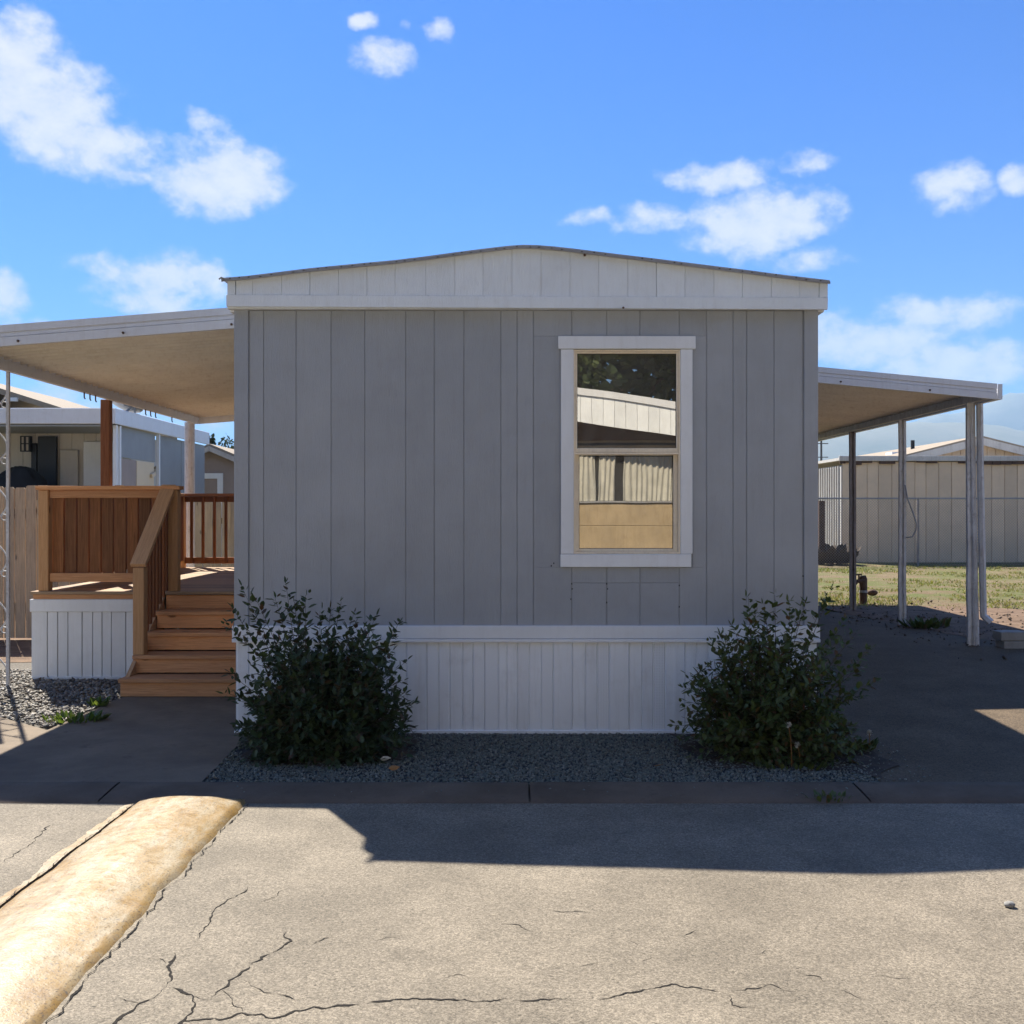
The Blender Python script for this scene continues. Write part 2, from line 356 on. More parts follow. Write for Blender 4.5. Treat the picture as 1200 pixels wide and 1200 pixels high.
def field():
    t = NT('dry_field'); w = t.co('World')
    c = t.mix(t.rng(t.noise(w, .7, 8, .7), .42, .56), (.22, .165, .095), (.135, .15, .045))
    c = t.mix(t.rng(t.noise(w, 2.0, 8, .75), .50, .62), c, (.21, .135, .085))
    c = t.mix(t.math('MULTIPLY', t.rng(t.noise(w, 7, 8, .75), .52, .68), .8), c, (.30, .25, .15))
    c = t.mix(t.math('MULTIPLY', t.rng(t.noise(w, 30, 6, .75), .54, .68), .7), c, (.10, .085, .05))
    t.bump(t.noise(w, 14, 8, .8), .9, .06); return t.done(c, .95, .15)
M['field'] = field(); M['dirt'] = soil('brown_dirt', (.10, .062, .04), (.24, .16, .105), 4)
def leafm(name, cols, rough=.45, trans=.25, spec=.4):
    t = NT(name); g = t.n('ShaderNodeNewGeometry'); oi = t.n('ShaderNodeObjectInfo')
    f = t.math('FRACT', t.math('ADD', g.outputs['Random Per Island'], t.math('MULTIPLY', oi.outputs['Random'], 7.3)))
    c = t.ramp(f, [(i / (len(cols) - 1), q) for i, q in enumerate(cols)])
    t.done(c, rough, spec); tr = t.n('ShaderNodeBsdfTranslucent'); t.l(t.mix(1., c, (1.3, 1.25, .6), 'MULTIPLY'), tr.inputs[0])
    mx = t.n('ShaderNodeMixShader'); mx.inputs[0].default_value = trans; t.l(t.b.outputs[0], mx.inputs[1]); t.l(tr.outputs[0], mx.inputs[2]); t.l(mx.outputs[0], t.o.inputs[0])
    return t.m
M['leaf'] = leafm('laurel_leaf', [(0.030, 0.051, 0.022), (0.046, 0.074, 0.030), (0.061, 0.095, 0.035), (0.038, 0.061, 0.032), (0.074, 0.101, 0.041), (0.041, 0.068, 0.027), (0.101, 0.061, 0.038)], .42)
M['leaf2'] = leafm('abelia_leaf', [(0.052, 0.078, 0.023), (0.072, 0.104, 0.029), (0.098, 0.130, 0.036), (0.055, 0.081, 0.026), (0.124, 0.137, 0.039), (0.065, 0.098, 0.026), (0.156, 0.078, 0.039)], .45)
M['stem'] = paint('twig_bark', (.085, .06, .04), .9, .2, .2, bump=.2)
M['treeleaf'] = leafm('tree_leaf', [(.035, .055, .02), (.05, .075, .025), (.07, .09, .03), (.04, .06, .022)], .6, .3)
M['conifer'] = leafm('conifer_needles', [(.03, .05, .03), (.045, .065, .035), (.05, .07, .04)], .7, .1)
M['weed'] = leafm('weed_leaf', [(0.072, 0.120, 0.024), (0.104, 0.160, 0.036), (0.136, 0.176, 0.048)], .5, .35)
M['grass'] = leafm('field_grass', [(.24, .23, .085), (.12, .16, .035), (.30, .25, .12), (.15, .18, .04), (.20, .19, .07)], .7, .3)
M['bark'] = paint('tree_bark', (.12, .09, .07), .95, .2, .3, bump=.4)
M['seed'] = paint('seed_fluff', (.62, .62, .58), .9, .1, 0, bump=0)
M['hill'] = soil('hill_scrub', (.15, .16, .11), (.27, .25, .18), .006)
M['deadleaf'] = paint('dead_leaf', (.30, .15, .05), .8, .3, .2, bump=0)
M['crack'] = soil('crack_dirt', (.018, .015, .012), (.035, .03, .025), 30)
def glass(name, tint, refl, rough=.0, wave=.02, wsc=3.):
    t = NT(name); gl = t.n('ShaderNodeBsdfGlossy'); gl.inputs['Color'].default_value = tuple(tint) + (1,); gl.inputs['Roughness'].default_value = rough
    tr = t.n('ShaderNodeBsdfTransparent'); tr.inputs[0].default_value = (.55, .52, .45, 1)
    b = t.n('ShaderNodeBump'); b.inputs['Strength'].default_value = wave; b.inputs['Distance'].default_value = .02
    t.l(t.noise(t.co('World'), wsc, 1), b.inputs['Height']); t.l(b.outputs[0], gl.inputs['Normal'])
    mx = t.n('ShaderNodeMixShader'); mx.inputs[0].default_value = refl
    t.l(tr.outputs[0], mx.inputs[1]); t.l(gl.outputs[0], mx.inputs[2])
    df = t.n('ShaderNodeBsdfDiffuse'); df.inputs[0].default_value = (.5, .46, .40, 1); m2 = t.n('ShaderNodeMixShader')
    t.l(t.rng(t.noise(t.co('World', (2, 2, .8)), 9, 6, .7), .4, .75, .09, .20), m2.inputs[0]); t.l(mx.outputs[0], m2.inputs[1]); t.l(df.outputs[0], m2.inputs[2])
    t.l(m2.outputs[0], t.o.inputs[0]); return t.m
M['pane'] = glass('bronze_glass', (.92, .84, .70), .50, .004, .013, 2.2)
M['pane_plain'] = glass('plain_glass', (.9, .95, .95), .3)
def vented():
    t = NT('vented_vinyl'); g = t.co('World'); v = t.vor(g, 85, rnd=0)
    c = t.mix(t.rng(v, .22, .34), (.52, .53, .55), (.82, .85, .88)); return t.done(c, .45, .4)
M['vent'] = vented()

# ------------------------------------------------------------------ terrain, road, paths
def sst(a, b, x): t = min(1, max(0, (x - a) / (b - a))); return t * t * (3 - 2 * t)
def g(x, y): return .17 * sst(6.6, 11.4, y) * sst(1.4, 2.3, x)
def terrain():
    xs = sorted(set([-6500, -3500, -1500, -600, -200, -80, -40, -25] + [round(-15 + .5 * i, 3) for i in range(91)] + [45, 80, 200, 600, 1500, 3500, 6500]))
    ys = sorted(set([-3500, -1200, -300, -80, -30] + [round(-12 + .5 * i, 3) for i in range(105)] + [60, 80, 130, 250, 600, 1500, 3500, 8200]))
    v = [(x, y, g(x, y) - .03 * (1 - sst(10.0, 10.8, y)) - .02 + (.015 * mnoise.noise(Vector((x * .9, y * .9, 3))) if 10.8 < y < 45 and abs(x) < 25 else 0)) for y in ys for x in xs]
    n = len(xs); f = [(j * n + i, j * n + i + 1, (j + 1) * n + i + 1, (j + 1) * n + i) for j in range(len(ys) - 1) for i in range(n - 1)]
    o = npmesh('ground', v, f, M['field']); tag(o, kind='structure'); o.data.polygons.foreach_set('use_smooth', [True] * len(o.data.polygons))
terrain()
KF, KB = 5.75, 6.11                      # front and back of the concrete gutter band
road = MB(); 
nx, ny = 60, 24
xs = np.linspace(-45, 45, nx * 3 + 1); ys = np.linspace(-2.6, KF, ny + 1)
rv = [(x, y, .0 + .012 * mnoise.noise(Vector((x * .5, y * .5, 0))) * (1 - sst(4.6, 5.6, y)) - .006 * sst(4.8, 5.7, y)) for y in ys for x in xs]
n = len(xs); rf = [(j * n + i, j * n + i + 1, (j + 1) * n + i + 1, (j + 1) * n + i) for j in range(len(ys) - 1) for i in range(n - 1)]
road = npmesh('road', rv, rf, M['asphalt']); tag(road, kind='structure'); road.data.polygons.foreach_set('use_smooth', [True] * len(road.data.polygons))
def rz(x, y): return .012 * mnoise.noise(Vector((x * .5, y * .5, 0))) * (1 - sst(4.6, 5.6, y)) - .006 * sst(4.8, 5.7, y)

def crack_strip(pts, w, name, z=.0015):
    P = []
    for i in range(len(pts) - 1):
        a, b = Vector(pts[i]), Vector(pts[i + 1]); n_ = max(2, int((b - a).length / .012))
        for k in range(n_): P.append(a.lerp(b, k / n_))
    P.append(Vector(pts[-1])); mb = MB(); L_, R_ = [], []
    for i, p in enumerate(P):
        d = (P[min(i + 1, len(P) - 1)] - P[max(i - 1, 0)]).normalized(); nrm = Vector((-d.y, d.x))
        w_ = w; p = p + nrm * (mnoise.noise(Vector((p.x * 22, p.y * 22, 1))) * .018 + mnoise.noise(Vector((p.x * 90, p.y * 90, 4))) * .006)
        ww = w * .8 * max(.05, .5 + 1.05 * mnoise.noise(Vector((p.x * 14, p.y * 14, 9))) + .5 * mnoise.noise(Vector((p.x * 60, p.y * 60, 2)))) * min(1, i / 4 + .1, (len(P) - 1 - i) / 4 + .1)
        L_.append(p + nrm * ww); R_.append(p - nrm * ww)
    n_ = len(P); mb.add([(q.x, q.y, rz(q.x, q.y) + z) for q in L_ + R_], [(i, i + n_, i + n_ + 1, i + 1) for i in range(n_ - 1)])
    return mb.build(name, M['crack'], road, smooth=None)
for w, pl in [(.0085, [(211, 1199), (227, 1196), (256, 1196), (283, 1189), (320, 1195), (347, 1188), (368, 1183), (400, 1181), (440, 1177), (483, 1172), (509, 1173), (557, 1175.5), (600, 1173)]),
              (.0055, [(600, 1173), (620, 1175), (647, 1172), (673, 1175), (697, 1175), (727, 1167), (761, 1160), (788, 1156), (815, 1158), (847, 1163), (873, 1161), (900, 1155), (933, 1163)]),
              (.0045, [(933, 1139), (955, 1144), (972, 1155), (992, 1164), (1013, 1171)]),
              (.0065, [(291, 1040), (283, 1048), (267, 1055), (258, 1062), (247, 1072), (243, 1085), (235, 1093), (233, 1101)]),
              (.009, [(207, 1115), (205, 1124), (197, 1128), (201, 1141), (196, 1156), (184, 1168), (160, 1181), (136, 1197), (110, 1215)]),
              (.008, [(331, 1088), (339, 1104), (325, 1115), (307, 1123), (280, 1143), (259, 1160), (247, 1171)]),
              (.008, [(196, 1158), (213, 1161), (224, 1167), (227, 1176), (225, 1187), (211, 1199), (200, 1215)]),
              (.004, [(280, 1147), (301, 1160), (333, 1168), (347, 1175)]), (.005, [(58, 966), (46, 979), (38, 988), (22, 998), (4, 1010)]),
              (.0035, [(640, 1066), (660, 1069), (690, 1069)]), (.003, [(580, 1084), (600, 1083), (625, 1092)]), (.003, [(365, 1108), (380, 1100), (395, 1099)]),
              (.003, [(735, 1102), (752, 1110)]), (.003, [(815, 1090), (800, 1098)]), (.003, [(750, 1128), (770, 1121)]), (.0035, [(197, 1128), (180, 1122), (168, 1126)]), (.003, [(259, 1160), (272, 1172), (283, 1189)]), (.0035, [(224, 1167), (240, 1172), (247, 1171)]),
              (.003, [(301, 1060), (320, 1052), (338, 1040)]), (.003, [(160, 1181), (150, 1172), (132, 1168)]), (.0025, [(440, 1105), (452, 1098), (470, 1101)]), (.0025, [(520, 1150), (535, 1143), (548, 1146)]),
              (.0025, [(880, 1122), (892, 1117), (905, 1112)]), (.003, [(847, 1163), (860, 1178), (890, 1185)]), (.0025, [(1030, 1140), (1050, 1147), (1070, 1145)]), (.0025, [(680, 1135), (700, 1129)])]:
    crack_strip([G(a, b) for a, b in pl], w, 'road_crack')

kerb = MB().box(-45, 45, KF + .004, KB, -.05, -.004).build('kerb', M['kerb'], None); tag(kerb, kind='structure')
def kprof(x0, x1, nm):
    mb = MB(); prof = [(KF, -.01), (KF + .03, .004), (KF + .12, .012), (KB - .10, .022), (KB - .02, .024), (KB, .012)]
    nn = max(2, int((x1 - x0) / .12)); P = []
    for i in range(nn + 1):
        x = x0 + (x1 - x0) * i / nn
        for (yy, zz) in prof: P.append((x, yy + (.008 * mnoise.noise(Vector((x * 5, yy, 0))) if yy in (KF, KB) else 0), zz + .004 * mnoise.noise(Vector((x * 3, yy * 5, 7)))))
    k = len(prof); F = [(i * k + j, (i + 1) * k + j, (i + 1) * k + j + 1, i * k + j + 1) for i in range(nn) for j in range(k - 1)]
    mb.add(P, F); return mb.build('kerb_slab', M['kerb'], kerb, smooth=True)
edges = [-45, -12, -5.1, -2.33, .1, 2.02, 5.0, 12, 45]
for a, b in zip(edges[:-1], edges[1:]): kprof(a + .006, b - .006, 'kerb_slab')

def gsheet(name, poly, dz, mat, step=.4, kind='structure'):
    bm = bmesh.new()
    if name in ('soil_patch', 'dirt_strip', 'driveway'):
        q = []
        for a_, b_ in zip(poly, poly[1:] + poly[:1]):
            for k in range(12):
                x_ = a_[0] + (b_[0] - a_[0]) * k / 12; y_ = a_[1] + (b_[1] - a_[1]) * k / 12
                k_ = 1 if name != 'driveway' else (0 if y_ < 8 or x_ < 3 else 2.2); q.append((x_ + k_ * .10 * mnoise.noise(Vector((x_ * 4, y_ * 4, 1))), y_ + k_ * .10 * mnoise.noise(Vector((x_ * 4, y_ * 4, 6)))))
        poly = q
    vs_ = [bm.verts.new((p[0], p[1], 0)) for p in poly]; bm.faces.new(vs_)
    xs_ = [p[0] for p in poly]; ys_ = [p[1] for p in poly]
    for ax, lo, hi in ((0, min(xs_), max(xs_)), (1, min(ys_), max(ys_))):
        q = lo + step
        while q < hi:
            co_ = (q, 0, 0) if ax == 0 else (0, q, 0); no = (1, 0, 0) if ax == 0 else (0, 1, 0)
            bmesh.ops.bisect_plane(bm, geom=bm.verts[:] + bm.edges[:] + bm.faces[:], plane_co=co_, plane_no=no); q += step
    for v in bm.verts: v.co.z = g(v.co.x, v.co.y) + dz
    me = bpy.data.meshes.new(name); bm.normal_update(); bm.to_mesh(me); bm.free(); me.materials.append(mat)
    for p in me.polygons: p.use_smooth = True
    o = place(me, name, None, (0, 0, 0)); tag(o, kind=kind); return o
walk = gsheet('walkway', [(-9, KB), (-1.86, KB), (-1.92, 7.5), (-2.02, 7.52), (-2.02, 9.6), (-3.36, 9.6), (-3.40, 8.97), (-3.45, 7.6), (-4.25, 8.25), (-9, 8.4)], .012, M['walk'])
gsheet('gravel_bed', [(-1.90, KB), (2.22, KB), (2.30, 7.6), (-1.98, 7.6)], .0, M['gravelbase'])
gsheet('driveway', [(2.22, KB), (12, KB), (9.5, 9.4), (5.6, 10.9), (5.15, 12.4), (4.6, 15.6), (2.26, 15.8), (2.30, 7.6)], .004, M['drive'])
gsheet('soil_patch', [(1.25, 6.5), (1.9, 6.45), (2.30, 6.25), (2.45, 6.6), (2.40, 7.3), (1.1, 7.5)], .010, M['soil'], .3)
gsheet('soil_patch', [(-1.75, 6.62), (-1.2, 6.5), (-.72, 6.7), (-.65, 7.5), (-1.9, 7.5)], .011, M['soil'], .3)
gsheet('pebble_bed', [(-3.47, 7.62), (-3.42, 8.97), (-3.38, 9.96), (-4.55, 9.96), (-4.6, 11.2), (-5.2, 11.2), (-9, 10.4), (-9, 8.42), (-4.27, 8.27)], .002, M['pebblebase'])

def stones(name, n_, sampler, r0, r1, mat, zf):
    base = np.array([(1, 0, 0), (-1, 0, 0), (0, 1, 0), (0, -1, 0), (0, 0, 1), (0, 0, -1)], dtype=float)
    tri = np.array([(0, 2, 4), (2, 1, 4), (1, 3, 4), (3, 0, 4), (2, 0, 5), (1, 2, 5), (3, 1, 5), (0, 3, 5)])
    V, F = [], []
    for i in range(n_):
        x, y = sampler(); r = r0 + (r1 - r0) * random.random() ** 2
        b = base * np.array([r, r * rng.uniform(.6, 1), r * rng.uniform(.5, .8)]) * rng.uniform(.75, 1.25, (6, 1)) + rng.normal(0, r * .16, (6, 3))
        e = Euler((rng.uniform(-.6, .6), rng.uniform(-.6, .6), rng.uniform(0, 6.28))).to_matrix()
        b = b @ np.array(e).T + np.array([x, y, zf(x, y) + r * rng.uniform(.1, .55)])
        F.append(tri + 6 * len(V)); V.append(b)
    o = npmesh(name, np.concatenate(V), np.concatenate(F), mat); tag(o, kind='stuff'); return o
def bed():
    while 1:
        x = random.uniform(-1.92, 2.26); y = KB - .02 + 1.42 * random.random()
        if x < -1.86 - .045 * (y - KB) + random.gauss(0, .015) or x > 2.22 + .03 * (y - KB) + random.gauss(0, .02): continue
        d = min(math.hypot((x + 1.25) / .62, (y - 6.98) / .36), math.hypot((x - 1.75) / .62, (y - 6.98) / .36))
        if d < 1 and random.random() < .8 : continue
        return x, y
tag(stones('gravel', 24000, bed, .006, .0125, M['gravel'], lambda x, y: .004), 'fine blue-grey gravel spread over the bed below the white skirting', 'gravel')
def inpoly(x, y, poly):
    c = False; j = len(poly) - 1
    for i in range(len(poly)):
        if (poly[i][1] > y) != (poly[j][1] > y) and x < (poly[j][0] - poly[i][0]) * (y - poly[i][1]) / (poly[j][1] - poly[i][1]) + poly[i][0]: c = not c
        j = i
    return c
pp = [(-3.47, 7.64), (-3.42, 8.97), (-3.38, 9.9), (-4.5, 9.9), (-4.55, 10.6), (-5.6, 10.4), (-5.6, 8.36), (-4.27, 8.29)]
def peb():
    while 1:
        x = random.uniform(-5.6, -3.38); y = random.uniform(7.64, 10.5)
        if inpoly(x, y, pp): return x, y
tag(stones('pebbles', 5200, peb, .012, .03, M['pebble'], lambda x, y: .004), 'mixed grey and pale pebbles beside the white deck skirt', 'pebbles')
def scatter():
    while 1:
        x = random.gauss(0, 1); 
        if random.random() < .5: return random.uniform(-1.9, 2.3), KB - abs(random.gauss(0, .12))
        return random.uniform(2.2, 2.6), random.uniform(KB, 7.4)
tag(stones('loose_stones', 260, scatter, .004, .011, M['gravel'], lambda x, y: .016 + g(x, y)), 'loose stones strayed from the gravel bed onto kerb and driveway', 'stones')

gsheet('dirt_strip', [(-9, 10.5), (-5.2, 11.1), (-4.66, 11.1), (-4.66, 14.4), (-5.4, 15.5), (-9, 15.5)], .006, M['dirt'], .5)
gsheet('dirt_strip', [(5.16, 12.4), (5.62, 10.92), (9.5, 9.42), (12, 7.5), (16, 8), (16, 13.6), (11, 15.2), (8.2, 15.0), (6.6, 15.9), (4.62, 15.9)], .006, M['dirt'], .5)
def litter():
    while 1:
        x = random.uniform(3.4, 9.5); y = random.gauss(13.2, 1.7)
        if x > 4.3 + .6 * random.random() or y > 15: return x, y
tag(stones('dirt_crumbs', 1500, litter, .008, .028, M['pebbledirt'], lambda x, y: g(x, y) + .006), 'brown crumbs of earth and chippings along the carport posts', 'dirt')
# speed bump: a hump of worn yellow concrete lying along the view
def speed_bump():
    t = thing('speed_bump', 'worn yellow-painted speed bump running towards the camera on the road', 'speed bump', (-1.81, 4, 0))
    x0, x1, y0, y1, H = -2.10, -1.49, -.9, 5.82, .052
    nx_, ny_ = 26, 150; V = []
    for j in range(ny_ + 1):
        y = y0 + (y1 - y0) * j / ny_
        endf = sst(0, .20, y1 - y) ** .6 if y1 - y < .20 else 1
        wl = .012 * mnoise.noise(Vector((y * 4, 1, 0))) + .006 * mnoise.noise(Vector((y * 17, 1, 0))); wr = .02 * mnoise.noise(Vector((y * 4, 5, 0))) + .012 * mnoise.noise(Vector((y * 19, 5, 0)))
        for i in range(nx_ + 1):
            u = i / nx_; x = x0 + wl + (x1 + wr - x0 - wl) * u
            h = H * math.sin(math.pi * min(1, max(0, u))) ** .85 * endf + .010 * min(1, (y1 - y) / .06)
            if u in (0, 1) or j == ny_: h = -.012
            V.append((x, y, h + .006 * mnoise.noise(Vector((x * 6, y * 3, 2))) + .003 * mnoise.noise(Vector((x * 25, y * 20, 6)))))
    F = [(j * (nx_ + 1) + i, j * (nx_ + 1) + i + 1, (j + 1) * (nx_ + 1) + i + 1, (j + 1) * (nx_ + 1) + i) for j in range(ny_) for i in range(nx_)]
    o = npmesh('hump', V, F, M['bump'], t, (-1.81, 4, 0)); o.data.polygons.foreach_set('use_smooth', [True] * len(o.data.polygons))
    # chipped strip of old paint along the left foot
    mb = MB(); n_ = 240; L_, R_ = [], []
    for j in range(n_ + 1):
        y = .5 + 5.2 * j / n_; e = x0 + .012 * mnoise.noise(Vector((y * 4, 1, 0))) - .002 + .004 * mnoise.noise(Vector((y * 40, 1, 0)))
        wd = .055 + .03 * mnoise.noise(Vector((y * 3, 8, 0))) + .016 * mnoise.noise(Vector((y * 25, 8, 0)))
        L_.append((e - wd, y, rz(e, y) + .004)); R_.append((e, y, rz(e, y) + .013))
    mb.add(L_ + R_, [(i, i + n_ + 1, i + n_ + 2, i + 1) for i in range(n_)]); mb.build('paint_strip', M['bump'], t, smooth=None)
    for side, w in ((1, .0055), (0, .003)):
        pts = [(x1 + .012 + .02 * mnoise.noise(Vector((y * 4, 5, 0))) + .012 * mnoise.noise(Vector((y * 19, 5, 0))) if side else x0 - .006 + .012 * mnoise.noise(Vector((y * 4, 1, 0))), y) for y in np.arange(.4, 5.78, .05)]
        o = crack_strip(pts, w, 'edge_crack', .004 if side else .016); o.parent = t; o.location = WP[o.name] - wp(t)
speed_bump()

# ------------------------------------------------------------------ the mobile home
HY = 7.52; s0 = 1200 / HY
hx = lambda px: (px - 600) / s0
hz = lambda py: EYE + (600 - py) / s0
HL, HR = hx(276), hx(957)
home = thing('mobile_home', 'grey mobile home with white gable and one tall white-trimmed window', 'mobile home', (.1, HY, 0))
HB = 22.0
WX0, WX1, WZ0, WZ1 = hx(672), hx(797), hz(649), hz(410)
zb, zt = hz(734), 3.13
mb = MB().box(HL, WX0, HY + .007, HY + .10, .05, zt).box(WX1, HR, HY + .007, HY + .10, .05, zt).box(WX0, WX1, HY + .007, HY + .10, .05, WZ0).box(WX0, WX1, HY + .007, HY + .10, WZ1, zt)
fw = mb.build('front_wall', M['siding'], home)
gaps = [292, 309, 347, 388, 427.5, 475.5, 509, 543.6, 587, 606, 625, 670, 711, 750, 796, 828, 859, 875, 907, 941]
for a, b in zip(gaps[:-1], gaps[1:]):
    xa, xb = hx(a) + .0022, hx(b) - .0022
    zs = [(zb, zt - .02)]
    if b > 657 and a < 812:
        zs = [(hz(394), zt - .02), (hz(683) + .001, hz(665)), (zb, hz(683) - .001)]
        if a < 657: zs = [(zb, hz(683) - .001), (hz(683) + .001, zt - .02)]; 
        if b > 812 or a < 657:
            # board notched round the casing
            for (u, v) in ((xa, min(xb, hx(656.5))), (max(xa, hx(811.5)), xb)):
                if v - u > .01 and ((a < 657) == (u == xa)): piece(fw, 'siding_board', M['siding'], u, v, HY, HY + .012, hz(665), hz(394), .0022)
            zs = [(hz(394), zt - .02), (zb, hz(665))]
    dy = random.uniform(-.001, .001)
    for z0_, z1_ in zs: piece(fw, 'siding_board', M['siding'], xa, xb, HY + dy, HY + .012, z0_, z1_, .0022)
piece(home, 'corner_trim', M['siding'], HL - .008, hx(291.2), HY - .012, HY + .012, zb, zt - .01, .003)
piece(home, 'corner_trim', M['siding'], hx(942), HR + .008, HY - .012, HY + .012, zb, zt - .01, .003)
# side and back walls
sw = MB()
for xw, d in ((HL, 1), (HR, -1)):
    sw.box(min(xw, xw + .1 * d), max(xw, xw + .1 * d), HY + .10, HB, .05, 3.2)
sw.build('side_wall', M['siding'], home)
MB().box(HL, HR, HB, HB + .1, .05, 3.2).build('rear_wall', M['siding'], home)
MB().box(HL + .1, HR - .1, HY + .1, HB, .55, .6).box(HL + .1, HR - .1, HY + .1, HB, 3.0, 3.05).box(HL + .1, HR - .1, 10.6, 10.7, .6, 3.0).build('interior', M['interior'], home)
# nail marks and scuffs left on the boards
nm = MB()
for px, py in [(670, 684), (670.5, 690), (669, 702), (711, 684), (712, 690), (711, 706), (796, 686), (796, 711), (941, 675), (649, 660), (646, 663)]:
    nm.box(hx(px) - .0035, hx(px) + .0035, HY - .0022, HY + .004, hz(py) - .006, hz(py) + .005)
tag(nm.build('nail_mark', M['darkgap'], home), kind='stuff')
# belt board over the skirting and the skirting panels
piece(home, 'belt_board', M['white'], HL - .02, HR + .02, HY - .022, HY + .0115, hz(748), hz(733), .004)
piece(home, 'belt_rail', M['white'], HL - .02, HR + .02, HY - .030, HY + .011, hz(752.4), hz(748.4), .002)
MB().box(HL + .004, HR - .004, HY + .003, HY + .0065, .02, hz(752.4)).build('skirt_backing', M['skirt'], home)
se = [278, 292, 306, 328, 342, 356, 370, 393, 407, 421, 435, 448.5, 462, 476.4, 500, 514, 527, 542, 554, 567.6, 584, 593.6, 606, 620, 634, 648, 670.5, 686, 699.7, 714, 737, 752, 765.5, 779.5, 802.6, 816, 830, 844, 867, 881, 895, 909, 932, 945, 957]
for i, (a, b) in enumerate(zip(se[:-1], se[1:])):
    v = any(abs(a - q) < 1 for q in (500, 567.6, 634, 699.7, 765.5, 435, 370, 830))
    wide = b - a > 20; d = random.uniform(-.0015, .0015)
    y0_ = HY - (.012 if wide else .006) + d
    mb = MB(); xa, xb = hx(a) + .001, hx(b) - .001; e = .006
    mb.prism([(xa, .012), (xb, .012), (xb, hz(752.6)), (xa, hz(752.6))], y0_ + .006, HY + .005)
    mb.add([(xa, y0_ + .006, .012), (xa + e, y0_, .012), (xb - e, y0_, .012), (xb, y0_ + .006, .012)] + [(xa, y0_ + .006, hz(752.6)), (xa + e, y0_, hz(752.6)), (xb - e, y0_, hz(752.6)), (xb, y0_ + .006, hz(752.6))],
           [(0, 1, 5, 4), (1, 2, 6, 5), (2, 3, 7, 6)])
    if wide:
        xm = (xa + xb) / 2
        mb.prism([(xm - .012, .012), (xm + .012, .012), (xm + .012, hz(753)), (xm - .012, hz(753))], y0_ - .004, y0_ + .004)
    mb.build('skirt_panel', M['vent'] if v else M['skirt'], home, smooth=None)
piece(home, 'skirt_rail', M['skirt'], HL - .005, HR + .005, HY - .022, HY + .003, .0, .03, .004)
# gable
GY = 7.44; sg = 1200 / GY
gx = lambda px: (px - 600) / sg
gz = lambda py: EYE + (600 - py) / sg
prof = [(265, 329), (290, 327), (363, 318), (430, 311.5), (463, 308.5), (500, 304), (533, 299.5), (563, 295.6), (585, 293), (600, 291.4), (614, 290.6), (630, 291), (650, 292.6), (670, 294.8), (720, 301), (770, 307), (820, 313.3), (870, 319.5), (920, 326), (971, 332)]
px_ = [p[0] for p in prof]; py_ = [p[1] for p in prof]
rt = lambda px: float(np.interp(px, px_, py_))
gb = [266.5, 276, 295.7, 330, 363, 396.7, 430, 463, 499, 533, 566, 600, 634, 668, 701.7, 735.7, 769, 802.7, 836.7, 870, 904, 936.7, 960, 970]
MB().prism([(gx(266), 3.11), (gx(970), 3.11)] + [(gx(p), gz(rt(p)) - .012) for p in range(968, 265, -16)], GY + .012, GY + .07).build('gable_backing', M['gable'], home, smooth=None)
for a, b in zip(gb[:-1], gb[1:]):
    ps = [p for p in np.linspace(a, b, 4)]
    dark = .0035 if any(abs(a - q) < 2 for q in (363, 769, 276)) else .0011
    xs_ = [gx(q) for q in ps]; xs_[0] += dark; xs_[-1] -= .0011
    yl = np.interp((a + b) / 2, [266, 970], [345.5, 349])
    poly = [(xs_[0], gz(yl) + .002), (xs_[-1], gz(yl) + .002)] + [(xs_[k], gz(rt(ps[k])) - .004) for k in range(len(ps) - 1, -1, -1)]
    dy = random.uniform(0, .002) - (.006 if (b <= 277 or a >= 959) else 0)
    MB().prism(poly, GY + dy, GY + .012).build('gable_panel', M['gable'], home, smooth=None)
MB().prism([(gx(265.5), gz(359.5)), (gx(969.5), gz(363)), (gx(970), gz(349)), (gx(265.5), gz(345.5))], GY - .010, GY + .012).build('fascia_board', M['gable'], home, smooth=None, bevel=.002)
MB().box(gx(266), gx(969), GY + .013, HY - .001, 3.118, 3.128).build('soffit', M['white'], home)
for (xa, xb) in ((gx(265.8), HL - .009), (HR + .009, gx(969.5))):
    MB().box(xa, xb, HY - .0, HB, 3.10, 3.135).build('eave_soffit', M['white'], home)
    xo = xa if xa < 0 else xb
    MB().box(min(xo, xo + (.02 if xo < 0 else -.02)), max(xo, xo + (.02 if xo < 0 else -.02)), GY + .071, HB + .08, 3.136, 3.32).build('eave_fascia', M['gable'], home)
rp = [(gx(p), gz(rt(p))) for p in sorted(set(list(range(262, 974, 12)) + px_))]
up = [(x, z + .016) for x, z in rp]
MB().prism(rp + up[::-1], GY - .03, HB + .1).build('roof', M['roofmetal'], home, smooth=None)
de = [(x, z + .004) for x, z in rp]
MB().prism([(x, z - .012) for x, z in rp] + de[::-1], GY - .042, GY - .0302).build('drip_edge', M['galv'], home, smooth=None)
sc = MB()
for q in range(268, 972, 13):
    if random.random() < .3: continue
    q += random.uniform(-4, 4); x, z = gx(q), gz(rt(q)) - .002 + random.uniform(-.004, .008)
    sc.box(x - .005, x + .005, GY - .046, GY - .0425, z - .003, z + .003)
tag(sc.build('roof_screw', M['darkgap'], home), kind='stuff')
MB().tube([(gx(266), GY - .05, gz(329)), (gx(262), GY - .055, gz(327)), (gx(259), GY - .05, gz(329))], .006, 5).tube([(gx(262), GY - .05, gz(327)), (gx(262.5), GY - .05, gz(332))], .005, 5).build('bent_flashing', M['galv'], home)
MB().tube([(gx(730), GY - .012, gz(361)), (gx(730), GY - .03, gz(361.5))], .008, 6).tube([(gx(685), GY - .01, gz(299)), (gx(685), GY - .025, gz(300))], .010, 6).build('hook', M['rust'], home)

